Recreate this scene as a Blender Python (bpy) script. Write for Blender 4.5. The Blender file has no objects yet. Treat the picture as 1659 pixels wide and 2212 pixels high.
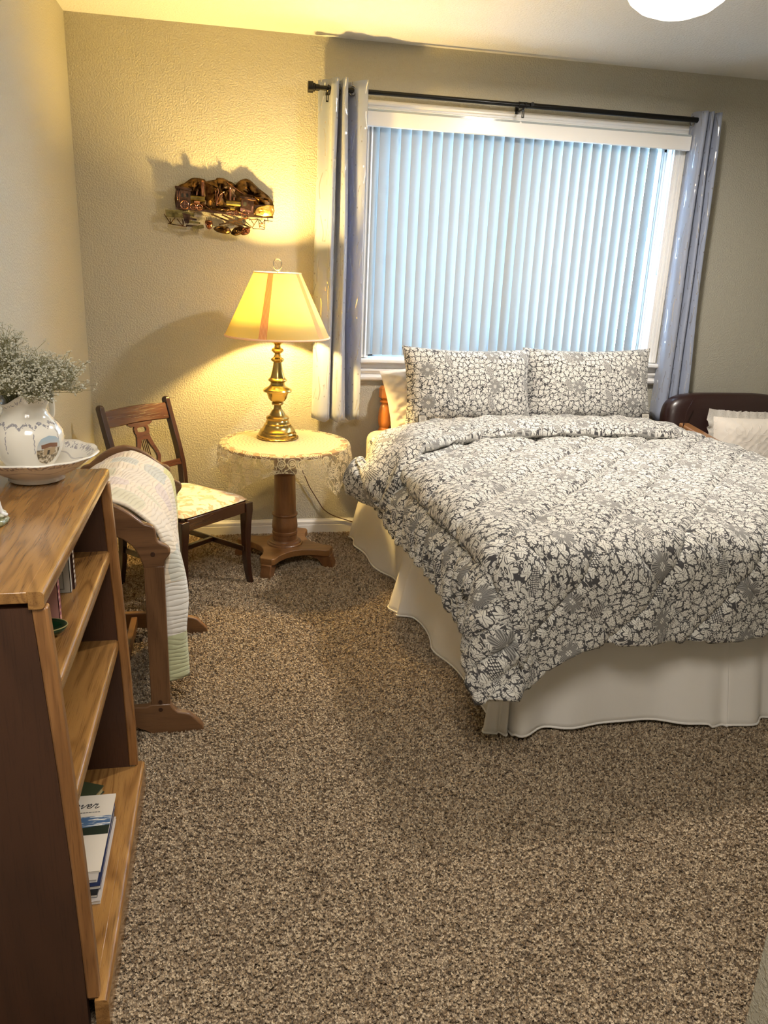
import bpy, math, random
import numpy as np
from mathutils import Vector, Matrix
PI = math.pi
sc = bpy.context.scene
C = bpy.data.collections.new('room'); sc.collection.children.link(C)
rnd = random.Random(7)

# ------------------------------------------------------------------ camera
cam = bpy.data.cameras.new('camera'); co = bpy.data.objects.new('camera', cam); C.objects.link(co)
cam.sensor_fit = 'VERTICAL'; cam.sensor_height = 24.0; cam.lens = 1692.6 * 24.0 / 2212.0
cam.clip_start = 0.02
right = Vector((0.98044, -0.19249, 0.04104)); down = Vector((-0.02018, -0.30574, -0.95190)); fwd = Vector((0.19578, 0.93245, -0.30364))
mw = Matrix.Identity(4)
for i in range(3):
    mw[i][0] = right[i]; mw[i][1] = -down[i]; mw[i][2] = -fwd[i]
mw[0][3], mw[1][3], mw[2][3] = 0.6575, -4.1152, 1.4554
co.matrix_world = mw
sc.camera = co

# ------------------------------------------------------------------ world, lights, exposure
w = bpy.data.worlds.new('daylight'); sc.world = w; w.use_nodes = True
wb = w.node_tree.nodes['Background']; wb.inputs[0].default_value = (0.52, 0.75, 1.0, 1); wb.inputs[1].default_value = 16.0
def lamp(name, kind, loc, energy, color, size=0.1, rot=None, **k):
    l = bpy.data.lights.new(name, kind); l.energy = energy; l.color = color
    if kind == 'AREA': l.size = size; l.shape = 'RECTANGLE'; l.size_y = k.get('sy', size)
    else: l.shadow_soft_size = size
    o = bpy.data.objects.new(name, l); C.objects.link(o); o.location = loc
    if rot: o.rotation_euler = rot
    return o
LAMP_E, CEIL_E, FILL_E = 116.0, 50.0, 44.0
fill_lamp = lamp('passage_fill_light', 'AREA', (0.72, -3.85, 2.42), FILL_E, (1.0, 0.92, 0.82), 0.7, (0, 0, 0))  # added fill out of view, brightens the near carpet and bed foot
portal = lamp('window_portal', 'AREA', (2.17, 0.17, 1.55), 1, (1, 1, 1), 1.7, (-PI/2, 0, 0), sy=1.25); portal.data.cycles.is_portal = True
sc.view_settings.view_transform = 'Standard'; sc.view_settings.look = 'None'
sc.view_settings.exposure = 0.0; sc.view_settings.gamma = 1.0; sc.view_settings.use_curve_mapping = False

# ------------------------------------------------------------------ mesh helpers
class MB:
    def __init__(s): s.v = []; s.f = []; s.uv = []; s.hasuv = False
    def add(s, vs, fs, uv=None):
        b = len(s.v); s.v += [tuple(p) for p in vs]; s.f += [tuple(i + b for i in f) for f in fs]
        if uv is not None: s.hasuv = True; s.uv += list(uv)
        else: s.uv += [(p[0], p[1]) for p in vs]
        return s
    def box(s, x0, x1, y0, y1, z0, z1):
        vs = [(x, y, z) for x in (x0, x1) for y in (y0, y1) for z in (z0, z1)]
        return s.add(vs, [(0,1,3,2),(4,6,7,5),(0,4,5,1),(2,3,7,6),(0,2,6,4),(1,5,7,3)])
    def prism(s, poly, a0, a1, axis='y'):
        n = len(poly)
        def P(p, a):
            if axis == 'y': return (p[0], a, p[1])
            if axis == 'z': return (p[0], p[1], a)
            return (a, p[0], p[1])
        vs = [P(p, a0) for p in poly] + [P(p, a1) for p in poly]
        fs = [tuple(range(n)), tuple(range(2*n-1, n-1, -1))] + [(i, i+n, (i+1) % n + n, (i+1) % n) for i in range(n)]
        return s.add(vs, fs)
    def ring(s, outer, inner, a0, a1, axis='y'):
        n = len(outer)
        def P(p, a):
            if axis == 'y': return (p[0], a, p[1])
            if axis == 'z': return (p[0], p[1], a)
            return (a, p[0], p[1])
        vs = [P(p, a) for a in (a0, a1) for q in (outer, inner) for p in q]
        fs = []
        for i in range(n):
            j = (i + 1) % n
            fs += [(i, j, n+j, n+i), (2*n+i, 3*n+i, 3*n+j, 2*n+j), (i, 2*n+i, 2*n+j, j), (n+i, n+j, 3*n+j, 3*n+i)]
        return s.add(vs, fs)
    def lathe(s, prof, c=(0, 0, 0), n=32, caps=True, fn=None):
        vs = []; m = len(prof)
        for r, z in prof:
            for k in range(n):
                a = 2*PI*k/n; rr, zz = (r, z) if fn is None else fn(r, z, a)
                vs.append((c[0]+rr*math.cos(a), c[1]+rr*math.sin(a), c[2]+zz))
        fs = [(i*n+k, i*n+(k+1) % n, (i+1)*n+(k+1) % n, (i+1)*n+k) for i in range(m-1) for k in range(n)]
        if caps: fs += [tuple(range(n-1, -1, -1)), tuple(range((m-1)*n, m*n))]
        uv = [(k/n, z) for r, z in prof for k in range(n)]
        return s.add(vs, fs, uv)
    def tube(s, pts, r, n=8, closed=False, caps=True):
        pts = [Vector(p) for p in pts]; m = len(pts)
        rs = r if isinstance(r, (list, tuple)) else [r]*m
        vs = []; prev = None
        for i, p in enumerate(pts):
            a = pts[(i+1) % m] if (closed or i < m-1) else p
            b = pts[(i-1) % m] if (closed or i > 0) else p
            t = (a - b)
            t = t.normalized() if t.length > 1e-9 else Vector((0, 0, 1))
            if prev is None:
                u = t.orthogonal().normalized()
            else:
                u = prev - t*prev.dot(t); u = u.normalized() if u.length > 1e-6 else t.orthogonal().normalized()
            prev = u; v = t.cross(u)
            for k in range(n):
                q = 2*PI*k/n; vs.append(p + (u*math.cos(q) + v*math.sin(q))*rs[i])
        mm = m if closed else m-1
        fs = [(i*n+k, i*n+(k+1) % n, ((i+1) % m)*n+(k+1) % n, ((i+1) % m)*n+k) for i in range(mm) for k in range(n)]
        if caps and not closed: fs += [tuple(range(n-1, -1, -1)), tuple(range((m-1)*n, m*n))]
        return s.add(vs, fs)
    def grid(s, P, uv=None, wrap_u=False):
        P = np.asarray(P, float); a, b = P.shape[:2]
        fs = []
        for i in range(a-1):
            for j in range(b-1 if not wrap_u else b):
                k = (j+1) % b
                fs.append((i*b+j, i*b+k, (i+1)*b+k, (i+1)*b+j))
        return s.add(P.reshape(-1, 3).tolist(), fs, None if uv is None else np.asarray(uv, float).reshape(-1, 2).tolist())
    def ball(s, c, r, n=8, m=6, sx=1, sy=1, sz=1):
        vs = [(c[0], c[1], c[2]-r*sz)]
        for i in range(1, m):
            t = PI*i/m
            for k in range(n):
                a = 2*PI*k/n; vs.append((c[0]+r*sx*math.sin(t)*math.cos(a), c[1]+r*sy*math.sin(t)*math.sin(a), c[2]-r*sz*math.cos(t)))
        vs.append((c[0], c[1], c[2]+r*sz)); L = len(vs)-1
        fs = [(0, 1+(k+1) % n, 1+k) for k in range(n)]
        for i in range(m-2):
            for k in range(n): fs.append((1+i*n+k, 1+i*n+(k+1) % n, 1+(i+1)*n+(k+1) % n, 1+(i+1)*n+k))
        fs += [(L, 1+(m-2)*n+k, 1+(m-2)*n+(k+1) % n) for k in range(n)]
        return s.add(vs, fs)
    def xf(s, M, start=0):
        for i in range(start, len(s.v)): s.v[i] = tuple(M @ Vector(s.v[i]))
        return s

def catmull(pts, k=6, closed=False):
    P = [np.array(p, float) for p in pts]; n = len(P); out = []
    for i in range(n if closed else n-1):
        p0 = P[(i-1) % n] if (closed or i > 0) else P[0]; p1 = P[i]; p2 = P[(i+1) % n]
        p3 = P[(i+2) % n] if (closed or i < n-2) else P[-1]
        for j in range(k):
            t = j/k
            out.append(.5*((2*p1)+(-p0+p2)*t+(2*p0-5*p1+4*p2-p3)*t*t+(-p0+3*p1-3*p2+p3)*t**3))
    if not closed: out.append(P[-1])
    return [tuple(float(c) for c in p) for p in out]

def base_loc(o):
    v = Vector((0, 0, 0))
    while o: v += Vector(o.location); o = o.parent
    return v
LOCAL = set()
def rootname(o):
    while o.parent: o = o.parent
    return o.name
def tag(o, label=None, cat=None, group=None, kind=None):
    if label: o['label'] = label
    if cat: o['category'] = cat
    if group: o['group'] = group
    if kind: o['kind'] = kind
    return o
def thing(name, label, cat, loc, rotz=0.0, group=None, local=False):
    o = bpy.data.objects.new(name, None); C.objects.link(o); o.empty_display_size = .05
    o.location = loc; o.rotation_euler = (0, 0, rotz); tag(o, label, cat, group)
    if local or rotz: LOCAL.add(o.name)
    return o
def obj(name, mb, mat, parent=None, smooth=40, bevel=0, seg=2, solid=0, subd=0, label=None, kind=None, keep=False):
    me = bpy.data.meshes.new(name)
    vs = mb.v
    off = Vector((0, 0, 0))
    if parent is not None and rootname(parent) not in LOCAL: off = base_loc(parent)
    elif parent is None and not keep:
        a = np.array(vs); off = Vector(((a[:, 0].min()+a[:, 0].max())/2, (a[:, 1].min()+a[:, 1].max())/2, a[:, 2].min()))
    vs = [(p[0]-off[0], p[1]-off[1], p[2]-off[2]) for p in vs]
    me.from_pydata(vs, [], mb.f); me.update()
    if mb.hasuv:
        ul = me.uv_layers.new(name='UVMap'); li = np.zeros(len(me.loops), dtype=np.int32); me.loops.foreach_get('vertex_index', li)
        ul.data.foreach_set('uv', np.array(mb.uv, dtype=np.float32)[li].ravel())
    if smooth:
        me.polygons.foreach_set('use_smooth', [True]*len(me.polygons))
        if smooth < 180: me.set_sharp_from_angle(angle=math.radians(smooth))
    o = bpy.data.objects.new(name, me); C.objects.link(o)
    if mat: me.materials.append(mat)
    if parent: o.parent = parent
    else: o.location = off
    if solid: m = o.modifiers.new('solid', 'SOLIDIFY'); m.thickness = solid; m.offset = 0
    if bevel: m = o.modifiers.new('bevel', 'BEVEL'); m.width = bevel; m.segments = seg; m.limit_method = 'ANGLE'; m.angle_limit = math.radians(35); m.harden_normals = False
    if subd: m = o.modifiers.new('subd', 'SUBSURF'); m.levels = subd; m.render_levels = subd
    tag(o, label, kind=kind)
    return o
def box(name, x0, x1, y0, y1, z0, z1, mat, parent=None, bevel=.002, **k):
    return obj(name, MB().box(min(x0, x1), max(x0, x1), min(y0, y1), max(y0, y1), z0, z1), mat, parent, bevel=bevel, **k)
def joinmb(name, parts, mat, parent=None, **k): return obj(name, parts, mat, parent, **k)

# ------------------------------------------------------------------ node helpers
class X:
    def __init__(s, nt, sock): s.nt = nt; s.s = sock
    def _m(s, op, *a):
        n = s.nt.nodes.new('ShaderNodeMath'); n.operation = op
        for i, q in enumerate((s,)+a):
            if isinstance(q, X): s.nt.links.new(q.s, n.inputs[i])
            else: n.inputs[i].default_value = q
        return X(s.nt, n.outputs[0])
    def __add__(s, o): return s._m('ADD', o)
    def __radd__(s, o): return s._m('ADD', o)
    def __sub__(s, o): return s._m('SUBTRACT', o)
    def __rsub__(s, o): return (s*-1) + o
    def __mul__(s, o): return s._m('MULTIPLY', o)
    def __rmul__(s, o): return s._m('MULTIPLY', o)
    def __truediv__(s, o): return s._m('DIVIDE', o)
    def __neg__(s): return s*-1
    def sin(s): return s._m('SINE')
    def cos(s): return s._m('COSINE')
    def abs(s): return s._m('ABSOLUTE')
    def floor(s): return s._m('FLOOR')
    def fract(s): return s._m('FRACT')
    def sqrt(s): return s._m('SQRT')
    def atan2(s, o): return s._m('ARCTAN2', o)
    def lt(s, o): return s._m('LESS_THAN', o)
    def gt(s, o): return s._m('GREATER_THAN', o)
    def max(s, o): return s._m('MAXIMUM', o)
    def min(s, o): return s._m('MINIMUM', o)
    def pow(s, o): return s._m('POWER', o)
    def step(s, a, b):            # smooth 0..1 between a and b
        n = s.nt.nodes.new('ShaderNodeMapRange'); n.interpolation_type = 'SMOOTHSTEP'
        s.nt.links.new(s.s, n.inputs[0]); n.inputs[1].default_value = a; n.inputs[2].default_value = b
        return X(s.nt, n.outputs[0])
class Mat:
    def __init__(s, name, color=(.5, .5, .5), rough=.5, metal=0., spec=.5, coat=0., sheen=0., trans=0.):
        s.m = bpy.data.materials.new(name); s.m.use_nodes = True; s.nt = s.m.node_tree
        s.b = s.nt.nodes['Principled BSDF']; s.out = s.nt.nodes['Material Output']
        s.set('Base Color', (*color, 1)); s.set('Roughness', rough); s.set('Metallic', metal); s.set('Specular IOR Level', spec)
        s.set('Coat Weight', coat); s.set('Coat Roughness', .15); s.set('Sheen Weight', sheen); s.set('Transmission Weight', trans)
    def set(s, k, v):
        if isinstance(v, X): s.nt.links.new(v.s, s.b.inputs[k])
        else: s.b.inputs[k].default_value = v
    def co(s, kind='Object', scale=(1, 1, 1), rot=(0, 0, 0), loc=(0, 0, 0)):
        t = s.nt.nodes.new('ShaderNodeTexCoord'); m = s.nt.nodes.new('ShaderNodeMapping')
        s.nt.links.new(t.outputs[kind], m.inputs[0]); m.inputs[1].default_value = loc; m.inputs[2].default_value = rot; m.inputs[3].default_value = scale
        return m.outputs[0]
    def xyz(s, vec):
        n = s.nt.nodes.new('ShaderNodeSeparateXYZ'); s.nt.links.new(vec, n.inputs[0]); return [X(s.nt, q) for q in n.outputs]
    def vec(s, x, y, z=0.):
        n = s.nt.nodes.new('ShaderNodeCombineXYZ')
        for i, q in enumerate((x, y, z)):
            if isinstance(q, X): s.nt.links.new(q.s, n.inputs[i])
            else: n.inputs[i].default_value = q
        return n.outputs[0]
    def noise(s, vec, scale, detail=2., rough=.5, dist=0., dim='3D', color=False):
        n = s.nt.nodes.new('ShaderNodeTexNoise'); n.noise_dimensions = dim; s.nt.links.new(vec, n.inputs['Vector'])
        n.inputs['Scale'].default_value = scale; n.inputs['Detail'].default_value = detail; n.inputs['Roughness'].default_value = rough; n.inputs['Distortion'].default_value = dist
        return X(s.nt, n.outputs[1 if color else 0])
    def vor(s, vec, scale, feature='F1', dim='3D', rand=1.):
        n = s.nt.nodes.new('ShaderNodeTexVoronoi'); n.feature = feature; n.voronoi_dimensions = dim; s.nt.links.new(vec, n.inputs['Vector'])
        n.inputs['Scale'].default_value = scale; n.inputs['Randomness'].default_value = rand
        return n
    def mix(s, f, a, b, mode='MIX'):
        n = s.nt.nodes.new('ShaderNodeMix'); n.data_type = 'RGBA'; n.blend_type = mode
        for i, q in ((0, f), (6, a), (7, b)):
            if isinstance(q, X): s.nt.links.new(q.s, n.inputs[i])
            elif i == 0: n.inputs[0].default_value = q
            else: n.inputs[i].default_value = (*q[:3], 1)
        return X(s.nt, n.outputs[2])
    def ramp(s, f, stops):
        n = s.nt.nodes.new('ShaderNodeValToRGB'); s.nt.links.new(f.s, n.inputs[0]); e = n.color_ramp.elements
        while len(e) < len(stops): e.new(.5)
        for i, (p, c) in enumerate(stops): e[i].position = p; e[i].color = (*c, 1)
        return X(s.nt, n.outputs[0])
    def bump(s, h, strength=.5, dist=.01):
        n = s.nt.nodes.new('ShaderNodeBump'); n.inputs['Strength'].default_value = strength; n.inputs['Distance'].default_value = dist
        s.nt.links.new(h.s, n.inputs['Height']); s.nt.links.new(n.outputs[0], s.b.inputs['Normal']); s.bn = n
        return s
    def translucent(s, color, amount):
        t = s.nt.nodes.new('ShaderNodeBsdfTranslucent'); mx = s.nt.nodes.new('ShaderNodeMixShader')
        if isinstance(color, X): s.nt.links.new(color.s, t.inputs[0])
        else: t.inputs[0].default_value = (*color, 1)
        if isinstance(amount, X): s.nt.links.new(amount.s, mx.inputs[0])
        else: mx.inputs[0].default_value = amount
        s.nt.links.new(s.b.outputs[0], mx.inputs[1]); s.nt.links.new(t.outputs[0], mx.inputs[2]); s.nt.links.new(mx.outputs[0], s.out.inputs[0]); s.last = mx
        return s
    def cutout(s, mask):          # mask 1 = cloth, 0 = hole
        t = s.nt.nodes.new('ShaderNodeBsdfTransparent'); mx = s.nt.nodes.new('ShaderNodeMixShader')
        src = s.last.outputs[0] if hasattr(s, 'last') else s.b.outputs[0]
        s.nt.links.new(mask.s, mx.inputs[0]); s.nt.links.new(t.outputs[0], mx.inputs[1]); s.nt.links.new(src, mx.inputs[2]); s.nt.links.new(mx.outputs[0], s.out.inputs[0])
        return s

def wood(name, light, dark, axis='y', rough=.35, coat=.3, rings=7., fine=1., contrast=.5):
    M = Mat(name, rough=rough, coat=coat)
    st = {'x': (.12, 1, 1), 'y': (1, .12, 1), 'z': (1, 1, .12)}[axis]
    v = M.co('Object', st)
    n1 = M.noise(v, rings, 2., .5, .6)                      # broad figure
    band = ((n1*38).sin()*.5+.5).pow(2.2)
    st2 = {'x': (.03, 1, 1), 'y': (1, .03, 1), 'z': (1, 1, .03)}[axis]
    n2 = M.noise(M.co('Object', st2), 420*fine, 2., .6)     # pores
    pores = n2.step(.52, .70)
    f = (band*contrast + pores*.45)
    col = M.mix(f.min(1.0), light, dark)
    tone = M.noise(M.co('Object', st), 2.2, 1.)
    col = M.mix(tone.step(.35, .7)*.35, col, tuple(c*.62 for c in light))
    M.set('Base Color', col); M.bump(pores*-1, .25, .0008)
    return M.m

def plain(name, color, rough=.5, metal=0., **k): return Mat(name, color, rough, metal, **k).m

# paint / shell
def wall_mat(name, color, sc_=1.):
    M = Mat(name, color, .58, spec=.45)
    v = M.co('Object')
    a = M.noise(v, 125*sc_, 2., .55, .3); b = M.noise(v, 26*sc_, 2., .5)
    h = a.step(.40, .62)*(b*.6+.5)
    M.bump(h, .6, .003)
    t = M.noise(v, 1.3, 2.); M.set('Base Color', M.mix(t*.25, color, tuple(c*.88 for c in color)))
    return M.m
m_wall = wall_mat('wall_paint', (.45, .43, .355))
m_ceil = wall_mat('ceiling_paint', (.74, .74, .73), .8)
m_trim = plain('white_trim_paint', (.80, .79, .77), .32)

def carpet_mat():
    M = Mat('carpet_base', (.2, .15, .11), .95, spec=.1)
    v = M.co('Object')
    a = M.noise(v, 260, 2., .6); b = M.noise(v, 90, 2., .5)
    f = (a*.65+b*.35).step(.38, .62)
    M.set('Base Color', M.ramp(f, [(0., (.085, .058, .038)), (.45, (.24, .18, .125)), (1., (.42, .34, .25))]))
    M.bump(a, .8, .006)
    return M.m
def tuft_mat():
    M = Mat('carpet_yarn', (.4, .32, .24), .9, spec=.15, sheen=.2)
    n = M.nt.nodes.new('ShaderNodeObjectInfo'); r = X(M.nt, n.outputs['Random'])
    col = M.ramp(r, [(0., (.17, .115, .065)), (.20, (.29, .21, .13)), (.55, (.46, .36, .245)), (1., (.62, .51, .37))])
    big = M.noise(M.co('Object'), 3., 2.)
    M.set('Base Color', col)
    return M.m
m_carpet = carpet_mat(); m_tuft = tuft_mat()

oak_y = wood('golden_oak_grain_along_y', (.37, .19, .058), (.13, .052, .014), 'y', .24, .5, rings=15., contrast=.55)
oak_z = wood('golden_oak_grain_upright', (.34, .16, .055), (.12, .045, .014), 'z', .3, .3, rings=14.)
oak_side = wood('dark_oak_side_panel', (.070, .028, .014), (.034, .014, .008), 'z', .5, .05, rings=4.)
rack_z = wood('brown_oak_upright', (.20, .100, .045), (.08, .036, .016), 'z', .4, .2)
rack_x = wood('brown_oak_sideways', (.20, .100, .045), (.08, .036, .016), 'x', .4, .2)
mahog_z = wood('red_mahogany_upright', (.036, .012, .007), (.014, .005, .004), 'z', .25, .5, contrast=.35)
mahog_x = wood('red_mahogany_sideways', (.070, .024, .011), (.026, .009, .005), 'x', .25, .5, contrast=.35)
walnut_z = wood('walnut_pedestal_upright', (.21, .095, .038), (.08, .032, .014), 'z', .35, .3, contrast=.4)
walnut_x = wood('walnut_pedestal_base', (.26, .125, .045), (.11, .048, .018), 'x', .35, .3, contrast=.4)
pine = wood('orange_pine_bedpost', (.56, .20, .042), (.36, .11, .022), 'z', .25, .5, contrast=.3)

# ------------------------------------------------------------------ the shell
RX, RY, H = 4.05, -5.3, 2.44
WX0, WX1, WZ0, WZ1 = 1.385, 3.006, .965, 2.125      # window opening
def struct(name, mb, mat, **k):
    o = obj(name, mb, mat, keep=True, smooth=0, **k); o['kind'] = 'structure'; return o
struct('floor', MB().box(-.1, RX+.1, RY-.1, .1, -.06, 0), m_carpet)
wb_ = MB()
for x0, x1, z0, z1 in ((-.1, WX0, 0, H), (WX1, RX+.1, 0, H), (WX0, WX1, 0, WZ0), (WX0, WX1, WZ1, H)): wb_.box(x0, x1, 0, .14, z0, z1)
struct('wall_back', wb_, m_wall)
struct('wall_left', MB().box(-.12, 0, RY, 0, 0, H), m_wall)
struct('wall_right', MB().box(RX, RX+.12, -3.204, 0, 0, H), m_wall)
pc = MB().prism([(1.548, -3.212), (1.556, -3.204), (RX+.12, -3.204), (RX+.12, RY), (1.548, RY)], 0, H, 'z')
struct('wall_front', pc, m_wall)
struct('wall_passage', MB().box(0, 1.548, RY-.1, RY, 0, H), m_wall)
struct('ceiling', MB().box(-.12, RX+.12, RY-.1, .14, H, H+.08), m_ceil)
bprof = [(0, 0), (-.014, 0), (-.014, .052), (-.011, .056), (-.0135, .060), (-.0135, .072), (-.007, .080), (-.005, .086), (0, .086)]
struct('baseboard_back', MB().prism(bprof, 0.0, RX, 'x'), m_trim)
bl = MB(); bl.add([(-p[0], y, p[1]) for y in (RY, 0) for p in bprof], [tuple(range(9)), tuple(range(17, 8, -1))] + [(i, i+9, (i+1) % 9+9, (i+1) % 9) for i in range(9)])
struct('baseboard_left', bl, m_trim)

# window
win = bpy.data.objects.new('window_1', None); C.objects.link(win); win.location = (2.19, 0, .96); win['kind'] = 'structure'
vinyl = plain('window_vinyl', (.82, .84, .86), .35)
def fluted(x0, x1, z0, z1, along):
    m = MB(); wd = (z1-z0) if along == 'x' else (x1-x0)
    prof = [(0, 0), (0, -.012), (.10, -.020), (.16, -.020), (.20, -.013), (.30, -.013), (.35, -.019), (.45, -.019), (.5, -.013), (.62, -.013), (.68, -.019), (.8, -.019), (.86, -.011), (1, -.009), (1, 0)]
    if along == 'x': poly = [(y, z0+t*wd) for t, y in prof]; m.prism(poly, x0, x1, 'x')
    else: poly = [(x1-t*wd, y) for t, y in prof]; m.prism(poly, z0, z1, 'z')
    return m
m_ = fluted(1.325, 3.052, 2.125, 2.192, 'x'); obj('casing_top', m_, m_trim, win, smooth=0)
obj('casing_side', fluted(3.006, 3.052, .975, 2.127, 'z'), m_trim, win, smooth=0)
obj('casing_side', fluted(1.325, 1.385, .975, 2.127, 'z'), m_trim, win, smooth=0)
box('sill', 1.30, 3.085, -.058, .08, .950, .972, m_trim, win, bevel=.007, seg=3)
ap = [(0, .852), (-.012, .852), (-.030, .862), (-.034, .874), (-.020, .880), (-.016, .892), (-.024, .902), (-.034, .908), (-.034, .916), (-.016, .922), (-.014, .950), (0, .950)]
obj('apron', MB().prism(ap, 1.315, 3.07, 'x'), m_trim, win, smooth=0)
j = MB().box(WX0, WX0+.012, -.002, .12, .972, WZ1).box(WX1-.012, WX1, -.002, .12, .972, WZ1).box(WX0, WX1, -.002, .12, WZ1-.012, WZ1)
obj('jamb', j, m_trim, win, smooth=0)
fr = MB()
for x0, x1, z0, z1 in ((WX0+.012, WX0+.055, .972, 2.113), (WX1-.038, WX1-.012, .972, 2.113), (WX0, WX1, .972, 1.015), (WX0, WX1, 2.07, 2.113), (2.13, 2.19, .972, 2.113)): fr.box(x0, x1, .075, .115, z0, z1)
obj('window_frame', fr, vinyl, win, bevel=.003)
g = Mat('window_glass', (1, 1, 1), .02, trans=1.0); g.set('IOR', 1.02)
for x0, x1 in ((WX0+.05, 2.135), (2.185, WX1-.05)): obj('pane', MB().box(x0, x1, .092, .096, 1.01, 2.075), g.m, win, smooth=0)

# carpet pile: tufts scattered on the visible floor by geometry nodes
def carpet_pile():
    tm = MB()
    for a in (0.3, 2.4, 4.5):
        dx, dy = math.cos(a), math.sin(a); px, py = -dy*.0014, dx*.0014
        tm.add([(px, py, 0), (-px, -py, 0), (dx*.0012-px*1.5, dy*.0012-py*1.5, .006), (dx*.0012+px*1.5, dy*.0012+py*1.5, .006), (dx*.004-px*.8, dy*.004-py*.8, .0098), (dx*.004+px*.8, dy*.004+py*.8, .0098)],
               [(0, 1, 2, 3), (3, 2, 4, 5)])
    tm.ball((0, 0, .0075), .0021, 5, 4, 1, 1, .8)
    tu = obj('carpet_tuft', tm, m_tuft, keep=True, smooth=180)
    for c in list(tu.users_collection): c.objects.unlink(tu)
    base = MB()
    for x0, x1, y0, y1 in ((.38, 1.548, -3.85, -2.9), (1.548, 4.05, -3.2, -2.9), (.38, 3.2, -2.9, -1.95), (3.2, 4.05, -2.9, 0), (.0, .38, -3.85, -2.9), (.0, 1.55, -1.95, 0), (.0, .42, -2.15, -1.95)):
        base.add([(x0, y0, .0005), (x1, y0, .0005), (x1, y1, .0005), (x0, y1, .0005)], [(0, 1, 2, 3)])
    o = obj('carpet_pile', base, m_tuft, keep=True, smooth=0); o['kind'] = 'stuff'
    ng = bpy.data.node_groups.new('pile', 'GeometryNodeTree')
    ng.interface.new_socket('Geometry', in_out='INPUT', socket_type='NodeSocketGeometry'); ng.interface.new_socket('Geometry', in_out='OUTPUT', socket_type='NodeSocketGeometry')
    N = ng.nodes; L = ng.links
    gi = N.new('NodeGroupInput'); go = N.new('NodeGroupOutput')
    d = N.new('GeometryNodeDistributePointsOnFaces'); d.inputs['Density'].default_value = 30000
    L.new(gi.outputs[0], d.inputs['Mesh'])
    oi = N.new('GeometryNodeObjectInfo'); oi.inputs[0].default_value = tu; oi.inputs['As Instance'].default_value = True
    ip = N.new('GeometryNodeInstanceOnPoints'); L.new(d.outputs['Points'], ip.inputs['Points']); L.new(oi.outputs['Geometry'], ip.inputs['Instance'])
    rv = N.new('FunctionNodeRandomValue'); rv.data_type = 'FLOAT_VECTOR'; rv.inputs[0].default_value = (-.6, -.6, 0); rv.inputs[1].default_value = (.6, .6, 6.28)
    L.new(rv.outputs[0], ip.inputs['Rotation'])
    rs = N.new('FunctionNodeRandomValue'); rs.data_type = 'FLOAT'; rs.inputs[2].default_value = .75; rs.inputs[3].default_value = 1.35; rs.inputs['Seed'].default_value = 5
    L.new(rs.outputs[1], ip.inputs['Scale'])
    L.new(ip.outputs[0], go.inputs[0])
    m = o.modifiers.new('pile', 'NODES'); m.node_group = ng
    o.parent = bpy.data.objects['floor']
    return o
carpet_pile()

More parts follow.
